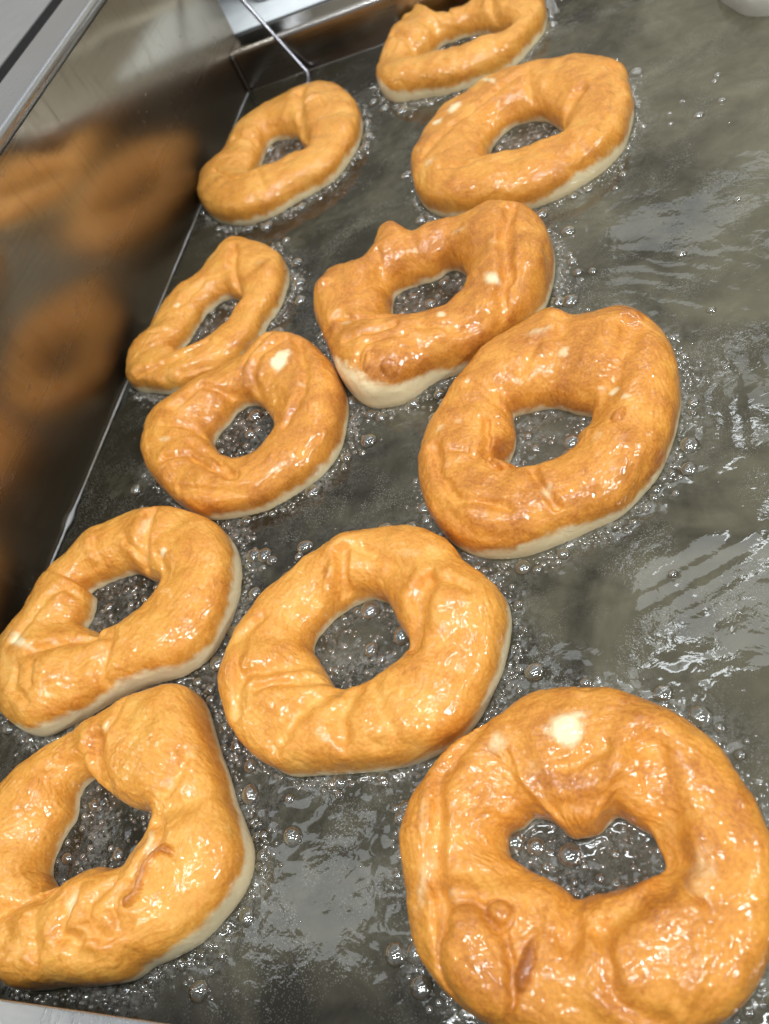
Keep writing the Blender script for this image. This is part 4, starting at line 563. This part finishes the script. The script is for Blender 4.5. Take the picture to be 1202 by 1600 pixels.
# ------------------------------------------------------------------ oil surface
rings = []
for d in DOUGHNUTS:
    rings.append((d['key'], np.array(d['outer'], float).reshape(-1, 2) * 1e-4, np.array(d['hole'], float).reshape(-1, 2) * 1e-4))
def inside(P, poly):
    x, y = P[:, 0], P[:, 1]; r = np.zeros(len(P), bool); Q = np.roll(poly, -1, 0)
    for (x0, y0), (x1, y1) in zip(poly, Q):
        if y0 == y1: continue
        k = ((y0 > y) != (y1 > y)) & (x < (x1 - x0) * (y - y0) / (y1 - y0) + x0); r ^= k
    return r
def near_dist(P, cap=.03):
    dist = np.full(len(P), cap)
    for _, o_, h_ in rings:
        for poly in (o_, h_):
            lo, hi = poly.min(0) - cap, poly.max(0) + cap
            k = np.where(((P > lo) & (P < hi)).all(1))[0]
            if len(k) == 0: continue
            q = P[k]; b = np.full(len(k), 1.0)
            for a in poly: b = np.minimum(b, (q[:, 0] - a[0]) ** 2 + (q[:, 1] - a[1]) ** 2)
            dist[k] = np.minimum(dist[k], np.sqrt(b))
    return dist
nxg, nyg = 470, 540
gx = np.linspace(XL + .0009, XR - .0005, nxg); gy = np.linspace(.0012, YF - .0006, nyg)
GX, GY = np.meshgrid(gx, gy, indexing='ij'); P2 = np.stack([GX.ravel(), GY.ravel()], -1)
dist = near_dist(P2)
q = np.concatenate([P2 * 1e3, np.zeros((len(P2), 1))], 1)
near = np.exp(-dist / .008)
for _, _o, _h in rings:
    near = np.maximum(near, .75 * inside(P2, _h))
calm = .30 + .40 * sstep(-.08, .06, P2[:, 0])
zo = .00042 * perlin(q / np.array([34, 22, 1]) + 1) * calm + .00019 * perlin(q / 15 + 4) * calm
zo += .00006 * perlin(q / np.array([9, 7, 1]) + 3) * calm + .00030 * perlin(q / 7.0 + 3) * near
zo += .00062 * perlin(q / 4.0 + 9) * near
r7 = np.hypot(P2[:, 0] + .057, P2[:, 1] - .226)
zo += .00005 * np.sin(r7 / .0085 * 2 * np.pi + 4.5 * fbm(q / 30 + 5, 2)) * np.exp(-((r7 - .085) / .035) ** 2) * sstep(-.06, .0, P2[:, 0])
zo += .0011 * np.exp(-dist / .0016)                     # meniscus climbing the dough
dl = P2[:, 0] - XL; df = YF - P2[:, 1]
zo += .0014 * np.exp(-dl / .0011) + .0010 * np.exp(-df / .0011)
froth = np.clip(near * (.45 + .9 * fbm(q / 13 + 7, 2)), 0, 1)
Vo = np.stack([P2[:, 0], P2[:, 1], zo], -1)
idx = np.arange(nxg * nyg).reshape(nxg, nyg)
Fo = np.stack([idx[:-1, :-1], idx[1:, :-1], idx[1:, 1:], idx[:-1, 1:]], -1).reshape(-1, 4)
o = link(bpy.data.objects.new("frying_oil", grid_mesh("frying_oil", Vo, Fo, M_OIL, attrs=dict(froth=froth))))
tag(o, "dark hot frying oil filling the tank", None, None, "structure")

# ------------------------------------------------------------------ bubbles
def dome(seg=16, rows=6, flat=.8):
    V = [(0, 0, flat)]; F = []
    for r in range(1, rows + 1):
        a = (math.pi / 2 + .12) * r / rows
        for j in range(seg):
            b = 2 * math.pi * j / seg; V.append((math.sin(a) * math.cos(b), math.sin(a) * math.sin(b), flat * math.cos(a)))
    for j in range(seg): F.append((0, 1 + j, 1 + (j + 1) % seg))
    for r in range(rows - 1):
        for j in range(seg):
            s0 = 1 + r * seg; s1 = s0 + seg; F.append((s0 + j, s1 + j, s1 + (j + 1) % seg, s0 + (j + 1) % seg))
    return V, F
where = {d['key']: d['label'] for d in DOUGHNUTS}
SHORT = {1: 'doughnut cut off by the top edge', 2: 'doughnut with two pale spots on its rim', 3: 'oval doughnut near the far corner', 4: 'slim doughnut by the left wall', 5: 'doughnut with the square cream patch', 6: 'lumpy doughnut with the dark tip', 7: 'doughnut with two brown horns', 8: 'doughnut with the wide cream rim', 9: 'doughnut with the deep radial crease', 10: 'doughnut with the sharp corner', 11: 'doughnut with the bat shaped hole'}
big = []; small = []
camp = np.array([0, 0, .255])
cells = {}
def try_place(x, y, r, tagk):
    ci, cj = int(x // .006), int(y // .006)
    for di in (-1, 0, 1):
        for dj in (-1, 0, 1):
            for px, py, pr in cells.get((ci + di, cj + dj), ()):
                if (px - x) ** 2 + (py - y) ** 2 < (.70 * (pr + r)) ** 2: return
    cells.setdefault((ci, cj), []).append((x, y, r))
    (big if r > .00125 else small).append((x, y, r, tagk))
BOX = [(o_.min(0), o_.max(0)) for _, o_, _h in rings]
def allowed(x, y):
    if x < XL + .002 or y < .004 or y > YF - .003: return False
    p = np.array([[x, y]])
    for (_, o_, h_), (lo_, hi_) in zip(rings, BOX):
        if x < lo_[0] or x > hi_[0] or y < lo_[1] or y > hi_[1]: continue
        if inside(p, o_)[0] and not inside(p, h_)[0]: return False
    return True
for key, o_, h_ in rings:
    # round the outside
    Q = np.roll(o_, -1, 0); tg = Q - o_; L = np.linalg.norm(tg, axis=1); nr = np.stack([tg[:, 1], -tg[:, 0]], -1) / L[:, None]
    if inside(o_[:1] + nr[:1] * .003, o_)[0]: nr = -nr
    cen = o_.mean(0)
    dens = fbm(np.stack([o_[:, 0] * 45, o_[:, 1] * 45, np.full(len(o_), key * 3.1)], -1), 2)
    for i in range(len(o_)):
        face = -(nr[i] @ (o_[i] / np.linalg.norm(o_[i])))        # side turned to the camera
        k = .75 + .9 * dens[i] + .35 * max(0, nr[i][0])
        for _ in range(max(0, int(round(12 * k + rng.random())))):
            r = min(.0038, .0006 * math.exp(rng.exponential(.70)))
            off = .0002 + r * .5 + rng.exponential(.0017) * (.4 + 1.2 * max(0, dens[i] + .3))
            s = rng.random(); x, y = o_[i] + tg[i] * s + nr[i] * off
            if allowed(x, y): try_place(x, y, r, ('edge', key))
    lo, hi = h_.min(0), h_.max(0)
    pts = rng.random((560, 2)) * (hi - lo) + lo
    pts = pts[inside(pts, h_)]
    for x, y in pts:
        de = np.sqrt(((h_ - (x, y)) ** 2).sum(1).min())
        if rng.random() < .22 + .78 * math.exp(-de / .003):
            r = min(.0042, .00058 * math.exp(rng.exponential(.62)))
            try_place(x, y, r, ('hole', key))
for _ in range(130):                                             # strays over the open oil
    x = rng.uniform(XL + .004, .07); y = rng.uniform(.008, YF - .005)
    if allowed(x, y): try_place(x, y, min(.0016, .0003 * math.exp(rng.exponential(.5))), ('open', 0))
for x, y, r in [(0.0302, 0.4336, 0.00233), (0.0183, 0.4259, 0.00278), (0.0043, 0.4249, 0.00188), (0.0044, 0.4354, 0.00145), (0.0114, 0.443, 0.0017), (0.0306, 0.4593, 0.00198), (0.0285, 0.4539, 0.00196), (0.0016, 0.3188, 0.00255), (0.0105, 0.2788, 0.00193), (0.0283, 0.349, 0.00189), (-0.0139, 0.1519, 0.00162), (-0.0597, 0.0606, 0.00322), (-0.0319, 0.0676, 0.00146), (-0.0549, 0.0669, 0.00153), (-0.0479, 0.0479, 0.00141), (0.0052, 0.1353, 0.00106), (-0.156, 0.0477, 0.00272), (-0.1647, 0.0749, 0.00251), (-0.0939, 0.0802, 0.00218), (-0.1315, 0.0787, 0.00189), (-0.1123, 0.0795, 0.00181), (-0.2348, 0.2223, 0.00377), (-0.1537, 0.2706, 0.00369)]:
    if allowed(x, y): (big if r > .001 else small).append((x, y, r, ('open', 0)))
app = lambda b: b[2] / np.linalg.norm(np.array([b[0], b[1], 0]) - camp)
big.sort(key=app, reverse=True)
small += big[290:]; big = big[:290]
BV, BF = dome()
me_b = poly_mesh("bubble", BV, BF, M_BUB, True)
for x, y, r, (kind, key) in big:
    o = link(bpy.data.objects.new("bubble", me_b)); o.location = (x, y, .0001)
    o.scale = (r * rng.uniform(.9, 1.12), r * rng.uniform(.9, 1.12), r * rng.uniform(.7, 1.0)); o.rotation_euler = (0, 0, rng.uniform(0, 6.28))
    if kind == 'hole': lb = "clear round bubble in the hole of the " + SHORT[key]
    elif kind == 'edge': lb = "clear bubble against the outer edge of the " + SHORT[key]
    else: lb = "lone clear bubble on the open oil away from the doughnuts"
    tag(o, lb, "bubble", lb.replace("clear round bubble", "bubbles").replace("lone clear bubble", "lone bubbles").replace("clear bubble", "bubbles"))
SV, SF = dome(9, 3)
SV = np.array(SV); allV = []; allF = []; n0 = 0
for x, y, r, _ in small:
    allV.append(SV * np.array([r, r, r * .8]) + np.array([x, y, .0001]))
    allF += [tuple(i + n0 for i in f_) for f_ in SF]; n0 += len(SV)
o = link(bpy.data.objects.new("oil_foam", poly_mesh("oil_foam", np.concatenate(allV), allF, M_FOAM, True)))
tag(o, "tiny bubbles fringing the doughnuts and dotting the oil", None, None, "stuff")
print("bubbles", len(big), len(small))
